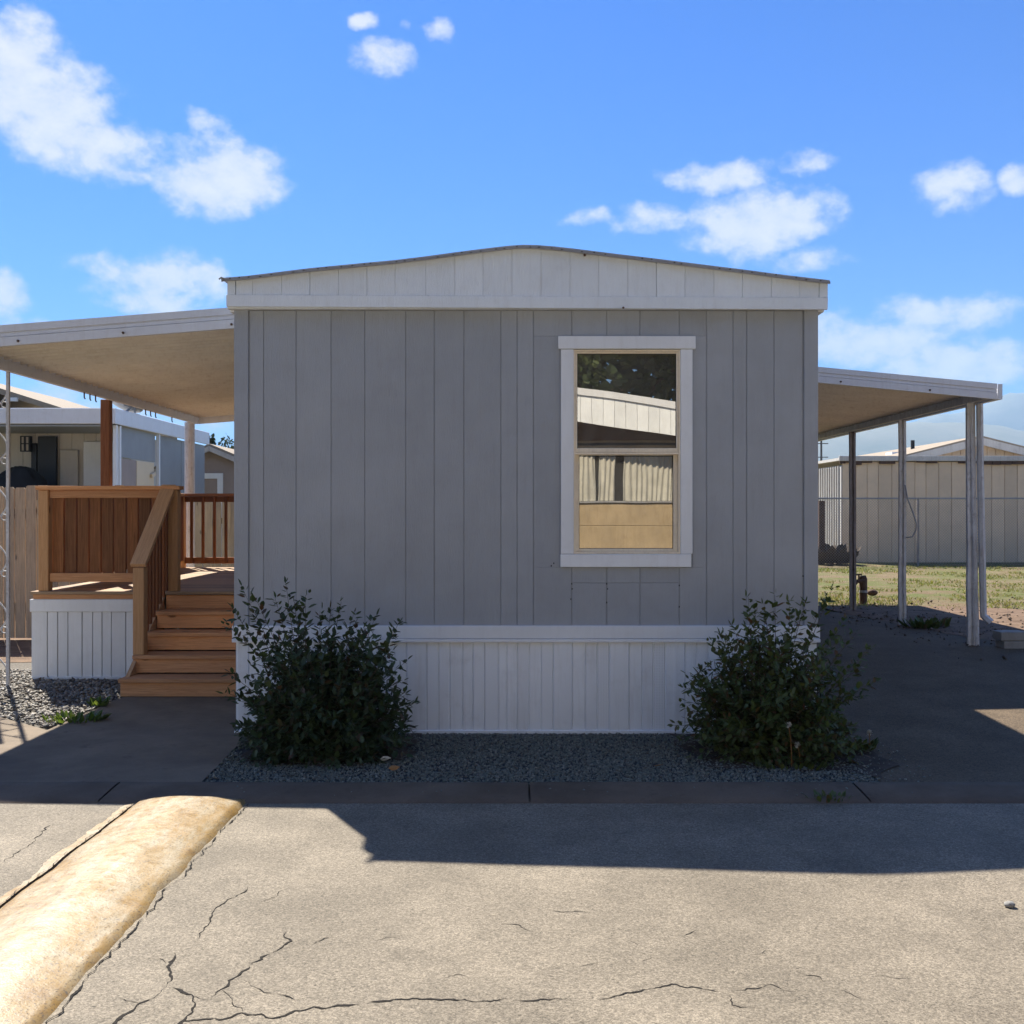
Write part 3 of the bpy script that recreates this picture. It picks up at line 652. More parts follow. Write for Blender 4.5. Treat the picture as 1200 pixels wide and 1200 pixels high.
# window
win = MB()
def ring(mb, x0, x1, z0, z1, w, ya, yb, wb=None, wt=None):
    wb = wb or w; wt = wt or w
    mb.box(x0, x0 + w, ya, yb, z0, z1); mb.box(x1 - w, x1, ya, yb, z0, z1); mb.box(x0 + w, x1 - w, ya, yb, z0, z0 + wb); mb.box(x0 + w, x1 - w, ya, yb, z1 - wt, z1); return mb
window = ring(MB(), WX0 + .001, WX1 - .001, WZ0 + .001, WZ1 - .001, .012, HY - .014, HY + .095).build('window', M['cream'], home)
piece(window, 'head_casing', M['white'], hx(654), hx(814.5), HY - .030, HY - .002, hz(409.5), hz(394.5), .003)
piece(window, 'side_casing', M['white'], hx(657), hx(672), HY - .024, HY - .0015, hz(649), hz(409.8), .003)
piece(window, 'side_casing', M['white'], hx(797), hx(811), HY - .024, HY - .0015, hz(649), hz(409.8), .003)
piece(window, 'bottom_casing', M['white'], hx(656.5), hx(809.5), HY - .026, HY - .002, hz(664.5), hz(649.3), .003)
ring(MB(), WX0 + .0135, WX1 - .0135, hz(530), WZ1 - .0135, .014, HY - .006, HY + .03, .03).build('upper_sash', M['cream'], window, smooth=None, bevel=.003)
ring(MB(), WX0 + .0135, WX1 - .0135, WZ0 + .0135, hz(530.2), .030, HY + .034, HY + .07, .022, .018).build('lower_sash', M['cream'], window, smooth=None, bevel=.003)
MB().box(WX0 + .0135, WX1 - .0135, HY - .012, HY + .02, hz(532.5), hz(530.3)).build('meeting_rail', M['cream'], window)
MB().add([(WX0 + .02, HY + .018, hz(528)), (WX1 - .02, HY + .018, hz(528)), (WX1 - .02, HY + .018, WZ1 - .02), (WX0 + .02, HY + .018, WZ1 - .02)], [(0, 1, 2, 3)]).build('pane', M['pane'], window, smooth=None)
MB().add([(WX0 + .03, HY + .055, WZ0 + .03), (WX1 - .03, HY + .055, WZ0 + .03), (WX1 - .03, HY + .055, hz(532)), (WX0 + .03, HY + .055, hz(532))], [(0, 1, 2, 3)]).build('pane', M['pane'], window, smooth=None)
gk = ring(MB(), WX0 + .0275, WX1 - .0275, hz(526), WZ1 - .0275, .003, HY + .012, HY + .017)
ring(gk, WX0 + .043, WX1 - .043, WZ0 + .035, hz(534), .004, HY + .048, HY + .054).build('gasket', M['darkgap'], window)

# ------------------------------------------------------------------ awnings
def awning(t, xin, xout, yf, yb, z_in, z_out, fh, beam_x, pan_mat):
    zt_ = lambda x: z_in + (z_out - z_in) * (x - xin) / (xout - xin)
    sg_ = 1 if xout > xin else -1
    # ribbed pans running from the house to the beam
    V, F = [], []; n_ = 0; y = yf + .03; prof_ = []
    while y < yb - .03:
        prof_ += [(y, .0), (y + .11, .0), (y + .120, -.036), (y + .138, -.036), (y + .146, .0)]; y += .15
    for x in (xin, xout - sg_ * .003):
        for yy, dz in prof_: V.append((x, yy, zt_(x) - .045 + dz))
        for yy, dz in prof_: V.append((x, yy, zt_(x) - .030 + dz))
    k = len(prof_)
    for i in range(k - 1):
        F += [(i, i + 1, 2 * k + i + 1, 2 * k + i), (k + i, 3 * k + i, 3 * k + i + 1, k + i + 1), (2 * k + i, 2 * k + i + 1, 3 * k + i + 1, 3 * k + i)]
    npmesh('roof_pan', V, F, pan_mat, t, tuple(wp(t)))
    for nm_, ya, yb_ in (('front_fascia', yf, 1), ('rear_fascia', yb, -1)):
        mb = MB(); d = yb_
        for (a, b, off) in ((0, .34, .0), (.34, .40, .012), (.40, .55, .004), (.55, .59, .012), (.59, 1, -.004)):
            q = [(xin, zt_(xin) - fh * b), (xout, zt_(xout) - fh * b), (xout, zt_(xout) - fh * a - .0005), (xin, zt_(xin) - fh * a - .0005)]
            if sg_ < 0: q = [q[1], q[0], q[3], q[2]]
            mb.prism(q, min(ya + off * d, ya + .03 * d), max(ya + off * d, ya + .03 * d))
        mb.build(nm_, M['awning'], t, smooth=None)
    bx = sorted((beam_x - .03, beam_x + .03)); zb_ = zt_(beam_x) - .068
    piece(t, 'beam', M['weathered'], bx[0], bx[1], yf + .10, yb - .06, zb_ - .085, zb_, .004)
    gx_ = sorted((xout, xout + sg_ * .055))
    mb = MB().box(gx_[0], gx_[1], yf + .0, yb, zt_(xout) - fh, zt_(xout) - fh + .008); mb.box(gx_[1] - .006 if sg_ > 0 else gx_[0], gx_[1] if sg_ > 0 else gx_[0] + .006, yf, yb, zt_(xout) - fh + .009, zt_(xout) - .002)
    mb.box(gx_[0] if sg_ > 0 else gx_[1] - .004, gx_[0] + .004 if sg_ > 0 else gx_[1], yf + .031, yb - .031, zt_(xout) - fh + .0085, zt_(xout) - .006)
    mb.box(gx_[0] + .007, gx_[1] - .007, yf + .001, yf + .006, zt_(xout) - fh + .009, zt_(xout) - .004)
    mb.build('gutter', M['awning'], t, smooth=None)
    MB().box(min(xin, xin + sg_ * .03), max(xin, xin + sg_ * .03), yf + .04, yb - .04, zt_(xin) - .12, zt_(xin) - .07).build('wall_channel', M['awning'], t)
    scr = MB()
    for q in (.08, .42, .75):
        x = xin + (xout - xin) * q; z = zt_(x) - fh * .82; scr.tube([(x, yf - .004, z), (x, yf - .016, z)], .010, 6)
    tag(scr.build('fascia_screw', M['rust'], t), kind='stuff')
    return zb_ - .085
LA = thing('porch_awning', 'long white ribbed metal awning over the wooden deck', 'awning', (-3.4, 9.4, 0))
LX = -4.735
lz = awning(LA, -2.045, -4.60, 8.22, 15.05, 3.29, 3.092, .17, LX + .085, M['awning_pan'])
# scrolled iron front post, square timber post and round white rear post
mb = MB(); yP = 9.45
for x in (LX - .085, LX + .085): mb.box(x - .014, x + .014, yP - .014, yP + .014, .0, lz - .002)
ir = mb.build('lattice_post', M['weathered'], LA, bevel=.002)
mb = MB(); z = .15; sgn = 1
while z < lz - .3:
    pts = [(LX + sgn * (.078 * math.cos(math.pi * k / 10)), yP, z + .26 * k / 10 + .0) for k in range(11)]; mb.tube(pts, .008, 5)
    pts = [(LX - sgn * .05 + .028 * math.cos(a), yP + .001, z + .13 + .028 * math.sin(a)) for a in [2 * math.pi * k / 10 for k in range(11)]]; mb.tube(pts, .006, 5)
    z += .26; sgn = -sgn
mb.build('scrollwork', M['weathered'], ir, smooth=True)
MB().box(LX - .12, LX + .12, yP - .05, yP + .05, .002, .012).build('post_foot', M['weathered'], ir)
piece(LA, 'timber_post', M['red_z'], LX - .03, LX + .075, 11.85, 11.95, .03, lz - .002, .006)
MB().tube([(LX + .045, 14.9, .0), (LX + .045, 14.9, lz - .002)], .072, 14).build('round_post', M['weathered'], LA, smooth=None)
mb = MB()
for y in (11.05, 11.2, 11.35, 12.9, 13.08, 13.26, 13.9):
    mb.tube([(LX + .118, y, lz + .02), (LX + .120, y, lz - .07), (LX + .126, y + .01, lz - .085)], .008, 5)
tag(mb.build('hook', M['rust'], LA), kind='stuff')

RA = thing('carport', 'white metal carport roof on thin weathered posts beside the grey home', 'carport', (3.7, 11.2, g(3.7, 11.2)))
RX = 5.05
rzb = awning(RA, HR + .01, 5.07, 10.70, 18.4, 3.238, 2.972, .165, RX - .02, M['awning_pan'])
def channel_post(y, mat, lean=0, dx=0, bx=0):
    z0_ = g(RX, y) - .01; mb = MB(); n_ = 10; w = .045; ring_ = []
    shape = [(-w, -.02), (-w, .02), (-w + .012, .02), (-.01, .028), (.01, .028), (w - .012, .02), (w, .02), (w, -.02), (.014, -.02), (.010, .004), (-.010, .004), (-.014, -.02)]
    V = []
    for i in range(n_ + 1):
        u = i / n_; zz = z0_ + (rzb - .002 - z0_) * u
        off = dx + lean * (1 - u) + .006 * mnoise.noise(Vector((y, zz * 2, 0)))
        for a, b in shape: V.append((RX + off + a * (1 + .12 * mnoise.noise(Vector((zz * 4, y, 2)))), y + b, zz))
    k = len(shape); F = [(i * k + j, i * k + (j + 1) % k, (i + 1) * k + (j + 1) % k, (i + 1) * k + j) for i in range(n_) for j in range(k)]
    mb.add(V, F + [tuple(range(k))]); return mb
channel_post(11.2, M['weathered'], .01, -.035).build('carport_post', M['weathered'], RA, smooth=None)
channel_post(13.25, M['weathered'], .0).build('carport_post', M['weathered'], RA, smooth=None)
channel_post(15.2, M['rustpost'], .01).build('carport_post', M['rustpost'], RA, smooth=None)
channel_post(17.3, M['rustpost'], .0).build('carport_post', M['rustpost'], RA, smooth=None)
ds = MB(); xs0, xs1 = RX + .055, RX + .088
MB().tube([(RX + .045, 11.16, rzb), (RX + .052, 11.16, 2.2), (RX + .085, 11.16, .60), (RX + .088, 11.16, .50), (RX + .15, 11.12, .43)], [.036, .036, .036, .037, .042], 6).build('downspout', M['weathered'], RA, smooth=None)
MB().tube([(RX - .03, 11.2, rzb), (RX + .03, 11.19, g(5, 11.2))], .030, 8).build('brace_pole', M['weathered'], RA)
cb = MB().tube([(RX + .02, 13.21, 1.98), (RX + .05, 13.2, 1.80), (RX + .12, 13.2, 1.62), (RX + .165, 13.2, 1.48), (RX + .16, 13.2, 1.40), (RX + .11, 13.2, 1.31), (RX + .03, 13.2, 1.30)], .009, 6)
tag(cb.build('cable', M['cable'], None, smooth=True), 'loop of grey cable hanging off the middle carport post', 'cable')

# ------------------------------------------------------------------ deck with stairs
DK = thing('wood_deck', 'raised timber deck with railings, steps and white board skirt', 'deck', (-3.3, 9.96, 0))
DY0, DY1, DZ, DX0, DX1 = 9.96, 14.22, .858, -4.66, -2.05
y = DY0 - .02
while y < DY1:
    piece(DK, 'deck_board', M['deck_x'], DX0 - .02, DX1, y, y + .135, DZ - .03, DZ, .004); y += .141
piece(DK, 'rim_joist', M['stair_x'], DX0, -3.40, DY0, DY0 + .038, DZ - .075, DZ - .031, .003)
dl = [36, 55, 67, 79, 95.6, 108, 119, 130, 147, 158]
sk = lambda px: X(px, DY0)
for a, b in zip(dl[:-1], dl[1:]):
    piece(DK, 'skirt_board', M['white'], sk(a) + .0035, sk(b) - .0035, DY0 + .010 + random.uniform(-.002, .002), DY0 + .03, .02, DZ - .20, .003)
MB().box(sk(36), sk(158), DY0 + .031, DY0 + .036, .02, DZ - .08).build('skirt_backing', M['darkgap'], DK)
piece(DK, 'skirt_band', M['white'], sk(35), sk(158), DY0 - .006, DY0 + .03, DZ - .199, DZ - .077, .004)
piece(DK, 'skirt_foot', M['white'], sk(36), sk(158), DY0 - .002, DY0 + .03, .0, .028, .004)
piece(DK, 'side_skirt', M['white'], DX0, DX0 + .03, DY0 + .04, DY1, .0, DZ - .04, .003)
piece(DK, 'rear_skirt', M['white'], DX0 + .04, DX1, DY1 - .03, DY1, .0, DZ - .04, .003)
SX0, SX1 = -3.38, -2.06
rise = DZ / 5; run = .252; Y1 = DY0 - 4 * run
for k in range(1, 5):
    yk = Y1 + (k - 1) * run; xl = SX0 - (.06 if k == 1 else .03 if k == 2 else 0)
    piece(DK, 'riser', M['stair_x'], xl + .01, SX1, yk + .012, yk + .05, (k - 1) * rise + (.012 if k > 1 else .014), k * rise - .037, .003)
    piece(DK, 'tread', M['stair_x'], xl, SX1, yk - .015, yk + run + .045, k * rise - .036, k * rise, .005)
piece(DK, 'riser', M['stair_x'], SX0 + .01, SX1, DY0 + .012, DY0 + .05, 4 * rise + .002, DZ - .037, .003)
MB().add([(SX0, Y1 + .02, .012), (SX0, DY0, .012), (SX0, DY0, DZ - .05), (SX0, Y1 + .02, rise - .05), (SX0 - .035, Y1 + .02, .012), (SX0 - .035, DY0, .012), (SX0 - .035, DY0, DZ - .05), (SX0 - .035, Y1 + .02, rise - .05)],
         [(0, 1, 2, 3), (7, 6, 5, 4), (0, 3, 7, 4), (3, 2, 6, 7), (2, 1, 5, 6), (1, 0, 4, 5)]).build('stringer', M['stair_y'], DK)
RT = 1.885
nw = lambda x, y, z0_, z1_: piece(DK, 'newel_post', M['stair_z'], x - .05, x + .05, y - .05, y + .05, z0_, z1_, .006)
nw(-4.57, DY0 + .07, DZ, RT - .04); nw(-3.31, DY0 + .07, DZ, RT - .04); nw(-4.57, DY1 - .06, DZ, RT - .04)
yp = Y1 + 1.2 * run; nw(-3.36, yp, 2 * rise, 1.13)
# front rail
piece(DK, 'rail_cap', M['stair_x'], -4.64, -3.235, DY0 + .0, DY0 + .14, RT - .038, RT, .004)
piece(DK, 'top_rail', M['stair_x'], -4.519, -3.361, DY0 + .045, DY0 + .083, RT - .118, RT - .040, .004)
piece(DK, 'bottom_rail', M['stair_x'], -4.519, -3.361, DY0 + .045, DY0 + .083, DZ + .09, DZ + .175, .004)
bal = lambda x, y, z0_=DZ + .17, z1_=RT - .05: piece(DK, 'baluster', M['red_z'], x - .018, x + .018, y - .018, y + .018, z0_, z1_, .003)
x = -4.455
while x < -3.38:
    piece(DK, 'slat', M['slat_z'], x - random.choice((.050, .054)), x + random.choice((.052, .056)), DY0 + .085 - random.uniform(0, .003), DY0 + .105, DZ + .16 + random.uniform(-.004, .004), RT - .05, .003); x += .122
# left side rail
xr = -4.57
piece(DK, 'rail_cap', M['stair_y'], xr - .07, xr + .07, DY0 + .142, DY1 - .14, RT - .038, RT, .004)
piece(DK, 'top_rail', M['stair_y'], xr - .019, xr + .019, DY0 + .125, DY1 - .115, RT - .118, RT - .040, .004)
piece(DK, 'bottom_rail', M['stair_y'], xr - .019, xr + .019, DY0 + .125, DY1 - .115, DZ + .09, DZ + .175, .004)
y = DY0 + .2
while y < DY1 - .15:
    piece(DK, 'slat', M['red_z'], xr + .021, xr + .043, y - .046, y + .046, DZ + .10, RT - .05, .003); y += .100
# rear rail
piece(DK, 'rail_cap', M['red_x'], -4.64, -2.06, DY1 - .125, DY1 + .01, RT - .038, RT, .004)
piece(DK, 'top_rail', M['red_x'], -4.519, -2.06, DY1 - .075, DY1 - .037, RT - .118, RT - .040, .004)
piece(DK, 'bottom_rail', M['red_x'], -4.519, -2.06, DY1 - .075, DY1 - .037, DZ + .06, DZ + .145, .004)
x = -4.42
while x < -2.1: bal(x, DY1 - .094, DZ + .07); x += .158
# stair rail: sloped cap, posts and close slats
a = Vector((-3.335, DY0 + .06, RT - .02)); b = Vector((-3.375, yp - .07, 1.13)); d = b - a
me_rot = Euler((math.atan2(d.z, -d.y) * -1, 0, 0))
ln = d.length
piece(DK, 'stair_cap', M['stair_y'], (a.x + b.x) / 2 - .07, (a.x + b.x) / 2 + .07, (a.y + b.y) / 2 - ln / 2, (a.y + b.y) / 2 + ln / 2, (a.z + b.z) / 2 - .019 + .02, (a.z + b.z) / 2 + .019 + .02, .004, Euler((math.atan2(a.z - b.z, a.y - b.y), 0, 0)))
sl_ = lambda y: b.z + (a.z - b.z) * (y - b.y) / (a.y - b.y)
y = yp + .085
while y < DY0 + .0:
    zl = 2 * rise + (y - Y1 - run) / run * rise * .92
    bal(-3.365, y, zl + .05, sl_(y) - .02); y += .088

# ------------------------------------------------------------------ fences on the left
def picket_fence(label, x0, x1, y, ztop, mat, wd, zj):
    t = thing('picket_fence', label, 'fence', ((x0 + x1) / 2, y, 0)); x = x0
    while x < x1:
        w = wd * random.uniform(.94, 1.04); zt2 = ztop + random.uniform(-zj, zj); e = random.uniform(.012, .03)
        mb = MB().prism([(x, .03), (x + w - .011, .03), (x + w - .011, zt2 - e), (x + w - .011 - e, zt2), (x + e, zt2), (x, zt2 - e)], y + random.uniform(-.004, .004), y + .018)
        o = mb.build('picket', mat, t, smooth=None); o.rotation_euler = (0, random.uniform(-.006, .006), 0); x += w
    for z in (.4, ztop - .35): MB().box(x0, x1, y + .024, y + .06, z, z + .09).build('fence_rail', mat, t)
    return t
picket_fence('weathered brown board fence left of the timber deck', -9.1, -4.95, 13.0, 1.955, M['fence_z'], .142, .018)
picket_fence('greenish grey board fence seen through the rear deck balusters', -7.4, -1.0, 15.6, 1.80, M['fence_g'], .142, .015)

# ------------------------------------------------------------------ neighbours on the left
NB = thing('neighbour_home', 'white-roofed neighbouring home with dark porch and grey side panels', 'mobile home', (-9, 18, 0))
nY = 18.0; nX = -7.0
piece(NB, 'roof_fascia', M['awning'], -13.5, nX, nY, nY + .03, 3.18, 3.46, .01)
piece(NB, 'roof_fascia', M['awning'], nX, nX + .03, nY + .0, 23.6, 3.18, 3.46, .01)
MB().box(-13.5, nX - .001, nY + .031, 23.6, 3.38, 3.42).build('roof', M['roofmetal'], NB)
MB().box(-13.5, nX - .06, nY + .04, 19.7, 3.14, 3.17).build('porch_ceiling', M['greypanel'], NB)
for i in range(26):
    x0_ = -13.4 + i * .235
    if x0_ + .23 > nX - .3: break
    piece(NB, 'wall_panel', M['porchwall'], x0_, x0_ + .229, 19.7, 19.74, .9, 3.37, .004)
piece(NB, 'door', M['blackpaint'], -9.08, -8.72, 19.60, 19.66, 1.0, 3.08, .01)
piece(NB, 'door_frame', M['blackpaint'], -9.22, -9.12, 19.63, 19.69, 1.0, 2.95, .004)
piece(NB, 'side_door', M['porchwall'], -8.66, -8.32, 19.62, 19.69, 1.0, 2.82, .01)
piece(NB, 'pale_panel', M['white'], -8.22, -7.30, 19.63, 19.69, 1.0, 2.98, .01)
MB().box(-13.4, nX - .1, nY + .4, 19.7, .85, .9).build('porch_floor', M['deck_x'], NB)
MB().box(-13.4, nX - .1, nY + .4, nY + .45, .0, .849).build('porch_skirt', M['porchwall'], NB)
lt = MB().box(-9.36, -9.20, 19.52, 19.60, 2.80, 3.06)
lamp = ring(MB(), -9.37, -9.19, 2.78, 3.08, .02, 19.50, 19.62).box(-9.30, -9.26, 19.5, 19.51, 2.8, 3.06).box(-9.36, -9.2, 19.5, 19.51, 2.92, 2.94).build('wall_lamp', M['blackpaint'], NB)
lt.build('lamp_glass', M['porchwall'], lamp)
for y in (18.15, 18.32, 20.35): MB().box(nX - .06, nX - .0, y - .03, y + .03, .0, 3.17).build('porch_post', M['white'], NB)
for y0_, y1_, z0_, z1_, m_ in ((18.42, 20.28, 2.62, 3.17, 'greypanel'), (18.42, 19.28, 0, 2.60, 'mauve'), (19.30, 20.22, .9, 2.60, 'amber'), (20.42, 21.9, 0, 3.16, 'greypanel'), (21.92, 23.55, 0, 3.16, 'greypanel')):
    piece(NB, 'side_panel', M[m_], nX - .10, nX - .07, y0_, y1_, z0_, z1_, .004)
piece(NB, 'awning_bracket', M['amber'], nX - .068, nX - .02, 20.0, 20.2, 2.32, 2.40, .006, Euler((.3, 0, 0)))
def lump(name, c, r, mat, label, cat, seed=1, n_=18):
    mb = MB(); V = []
    for i in range(n_ + 1):
        th = math.pi * i / n_
        for j in range(n_ * 2):
            ph = math.pi * j / n_; d = Vector((math.sin(th) * math.cos(ph), math.sin(th) * math.sin(ph), math.cos(th)))
            k = 1 + .22 * mnoise.noise(d * 2.2 + Vector((seed, 0, 0))) + .10 * mnoise.noise(d * 6 + Vector((seed, 3, 0)))
            V.append((c[0] + d.x * r[0] * k, c[1] + d.y * r[1] * k, max(c[2] - r[2], c[2] + d.z * r[2] * k)))
    w = n_ * 2; F = [(i * w + j, (i + 1) * w + j, (i + 1) * w + (j + 1) % w, i * w + (j + 1) % w) for i in range(n_) for j in range(w)]
    o = mb.add(V, F).build(name, mat, None, smooth=True); tag(o, label, cat); return o
lump('grill_cover', (-9.02, 18.75, 1.65), (.62, .4, .76), M['black'], 'black cloth cover draped over a bulky shape on the porch next door', 'cover', 5)
# satellite dish on the neighbour's roof
dsh = thing('satellite_dish', 'grey satellite dish on a mast above the white neighbouring roof', 'satellite dish', (-6.95, 19.1, 3.46))
mb = MB(); V = []; c0 = Vector((-7.20, 18.95, 3.63)); ax = Vector((.25, .5, .83)).normalized(); u_ = ax.cross(Vector((1, 0, 0))).normalized(); v_ = ax.cross(u_)
for i in range(6):
    for j in range(20):
        r = .36 * i / 5; t_ = 2 * math.pi * j / 20; V.append(c0 + u_ * r * math.cos(t_) + v_ * r * math.sin(t_) + ax * (.55 * r * r))
mb.add(V, [(i * 20 + j, (i + 1) * 20 + j, (i + 1) * 20 + (j + 1) % 20, i * 20 + (j + 1) % 20) for i in range(5) for j in range(20)])
do = mb.build('reflector', M['galv'], dsh, smooth=True); sm = do.modifiers.new('thickness', 'SOLIDIFY'); sm.thickness = .015
MB().tube([(-7.20, 19.0, 3.46), (-7.0, 19.0, 3.62), (-7.08, 18.98, 3.58), (-7.18, 18.95, 3.62)], .022, 6).tube([(-6.99, 19.0, 3.47), (-7.0, 19.0, 3.64)], .016, 6).build('mast', M['galv'], dsh)
MB().tube([(-7.20, 18.95, 3.63), (-6.95, 19.1, 3.9)], .012, 5).build('feed_arm', M['galv'], dsh)
# gable house further back
BH = thing('brown_roof_house', 'house with a pale brown shingle roof rising behind the white-roofed home', 'house', (-16, 30, 0))
MB().box(-19.5, -12.2, 28.5, 36, 0, 4.1).build('wall', M['porchwall'], BH)
MB().prism([(-20, 4.05), (-15.9, 5.62), (-11.9, 4.35), (-11.9, 4.20), (-15.9, 5.45), (-20, 3.9)][::-1], 28.0, 36.4).build('roof', M['shingle'], BH, smooth=None)
MB().box(-13.8, -13.5, 27.9, 28.0, 4.65, 4.75).build('roof_vent', M['white'], BH)
MB().add([(-20, 27.95, 4.05), (-11.9, 27.95, 4.30), (-11.9, 33, 6.6), (-20, 33, 6.6)], [(0, 1, 2, 3)]) 
SH = thing('garden_shed', 'small brown gabled shed with white-framed door behind the fence', 'shed', (-7.15, 24.6, 0))
sx = -7.22; sy = 24.6
MB().prism([(sx - 1.3, 0), (sx + 1.3, 0), (sx + 1.3, 2.62), (sx, 3.16), (sx - 1.3, 2.62)], sy, sy + 2.6).build('wall', M['mauve'], SH, smooth=None)
mb = MB()
for sgn in (-1, 1):
    q = [(sx, 3.20), (sx + sgn * 1.55, 2.55), (sx + sgn * 1.55, 2.61), (sx, 3.26)]
    if sgn < 0: q = q[::-1]
    mb.prism(q, sy - .18, sy + 2.7)
mb.build('roof', M['shingle'], SH, smooth=None); mb = MB()
for sgn in (-1, 1):
    q = [(sx + sgn * .005, 3.08), (sx + sgn * 1.55, 2.42), (sx + sgn * 1.55, 2.548), (sx + sgn * .005, 3.198)]
    if sgn < 0: q = q[::-1]
    mb.prism(q, sy - .20, sy - .16)
mb.build('bargeboard', M['tanlight'], SH, smooth=None)
dr = MB().box(sx - .48, sx + .14, sy - .02, sy - .001, .1, 2.42).build('door', M['mauve'], SH)
MB().box(sx - .6, sx + .28, sy - .04, sy - .002, 2.43, 2.56).box(sx + .15, sx + .28, sy - .04, sy - .002, .1, 2.429).box(sx - .6, sx - .49, sy - .04, sy - .002, .1, 2.429).build('door_frame', M['white'], dr)

# ------------------------------------------------------------------ right background
# chain-link fence
FY = 28.0
CF = thing('chain_link_fence', 'grey chain-link fence with a dark top rail in front of the tan building', 'fence', (14, FY, g(14, FY)))
fx0, fx1, fz0, fz1 = 6.0, 24.0, .18, 2.0
MB().tube([(fx0, FY, fz1), (fx1, FY, fz1)], .026, 6).build('top_rail', M['galv'], CF)
for x in (7.9, 11.1, 14.2, 17.3, 20.4, 23.5): MB().tube([(x, FY, .1), (x, FY, fz1 + .02)], .032, 6).build('fence_post', M['rustpost'], CF)
mb = MB(); st = .075; hgt = fz1 - fz0; x = fx0 - hgt
while x < fx1:
    for sgn in (1, -1):
        xa, xb = (x, x + hgt) if sgn > 0 else (x + hgt, x); za, zb2 = fz0, fz1
        # clip to the fence's ends
        if min(xa, xb) < fx0 or max(xa, xb) > fx1: continue
        r_ = .0034; yy = FY + .012 + sgn * .004
        mb.add([(xa - r_, yy, za), (xa + r_, yy, za), (xb + r_, yy, zb2), (xb - r_, yy, zb2), (xa, yy + .005, za), (xb, yy + .005, zb2)], [(0, 1, 2, 3), (1, 4, 5, 2), (4, 0, 3, 5)])
    x += st
wm = mb.build('wire_mesh', M['galv'], CF, smooth=None); wm['kind'] = 'stuff'
MB().box(8.70, 8.86, 29.0, 29.12, .1, 1.95).build('stake', M['rust'], None); tag(bpy.data.objects['stake'], 'dark upright timber stake behind the chain-link fence at the building corner', 'post')
# tan metal building
TB = thing('tan_building', 'long low tan metal-clad building behind the chain-link fence', 'building', (18, 30, .17))
tY = 30.0; tX0 = 9.68; tX1 = 27.0; tz = 3.10
edges_ = [985, 1001, 1014, 1027, 1043, 1056, 1070, 1083, 1098, 1113, 1130, 1146, 1160, 1175, 1190, 1206, 1222, 1240, 1258, 1276, 1300]
for a, b in zip(edges_[:-1], edges_[1:]):
    piece(TB, 'wall_panel', M['tanwall'], tX0 + (a - 985) / 40 + .006, tX0 + (b - 985) / 40 - .006, tY + random.uniform(-.004, .004), tY + .03, .15, tz, .006)
MB().box(tX0 + .035, tX1, tY + .032, tY + .06, .15, tz).build('wall_backing', M['tanwall'], TB)
y = tY + .05
while y < 40:
    piece(TB, 'side_panel', M['tanlight'], tX0 - .02, tX0 + .02, y, y + .16, .15, tz - .12, .004)
    piece(TB, 'side_rib', M['tanlight'], tX0 - .06, tX0 - .021, y + .165, y + .22, .15, tz - .12, .004); y += .225
MB().box(tX0 + .021, tX0 + .034, tY + .061, 40, .15, tz - .1).build('side_backing', M['galv'], TB)
piece(TB, 'roof_fascia', M['tanlight'], tX0 - .12, tX1, tY - .10, tY - .03, tz + .02, tz + .17, .01)
mb = MB(); x = tX0 - .1
while x < tX1 - .5:
    w = random.uniform(.15, .6); h = random.uniform(.03, .12)
    if random.random() < .75: mb.box(x, x + w, tY - .08, tY - .02, tz + .018 - h, tz + .018)
    x += w + .02
mb.build('debris_edge', M['rust'], TB)
MB().box(tX0 - .1, tX1, tY - .02, 40, tz + .04, tz + .12).build('roof', M['tanlight'], TB)
# gabled home behind it
GB = thing('gabled_home', 'pale gabled home with low shingle roof rising over the tan building', 'mobile home', (19, 42, .17))
ax_, ay = 19.1, 42.0
MB().prism([(ax_ - 4.4, .1), (ax_ + 4.4, .1), (ax_ + 4.4, 3.55), (ax_, 4.56), (ax_ - 4.4, 3.55)], ay, 59).build('wall', M['tanwall'], GB, smooth=None)
mb = MB(); bb = MB()
for sgn in (-1, 1):
    q = [(ax_, 4.66), (ax_ + sgn * 4.8, 3.48), (ax_ + sgn * 4.8, 3.54), (ax_, 4.74)]; q2 = [(ax_ + .01 * sgn, 4.36), (ax_ + sgn * 4.8, 3.18), (ax_ + sgn * 4.8, 3.478), (ax_ + .01 * sgn, 4.658)]
    if sgn < 0: q = q[::-1]; q2 = q2[::-1]
    mb.prism(q, ay - .35, 59.4); bb.prism(q2, ay - .36, ay - .30)
mb.build('roof', M['shingle'], GB, smooth=None); bb.build('bargeboard', M['tanlight'], GB, smooth=None)
for i in range(24):
    x = ax_ - 4.3 + i * .36; zt2 = 4.5 - abs(x + .17 - ax_) * .235
    piece(GB, 'wall_panel', M['tanwall'], x, x + .33, ay - .03, ay - .005, .1, zt2 - .05, .004)
MB().tube([(18.0, 46, 4.3), (18.0, 46, 4.85)], .09, 8).build('vent_pipe', M['black'], GB)
MB().box(17.0, 17.7, 45.8, 46.6, 4.18, 4.32).build('roof_vent', M['white'], GB)
# utility pole
UP = thing('utility_pole', 'thin distant utility pole with crossarms beyond the carport', 'utility pole', (45.3, 150, .17))
MB().tube([(45.3, 150, 0), (45.3, 150, 12.8)], [.22, .14], 7).build('pole', M['bark'], UP)
for z in (11.6, 9.6, 8.4): MB().box(44.3, 46.3, 149.9, 150.1, z, z + .12).build('crossarm', M['bark'], UP)

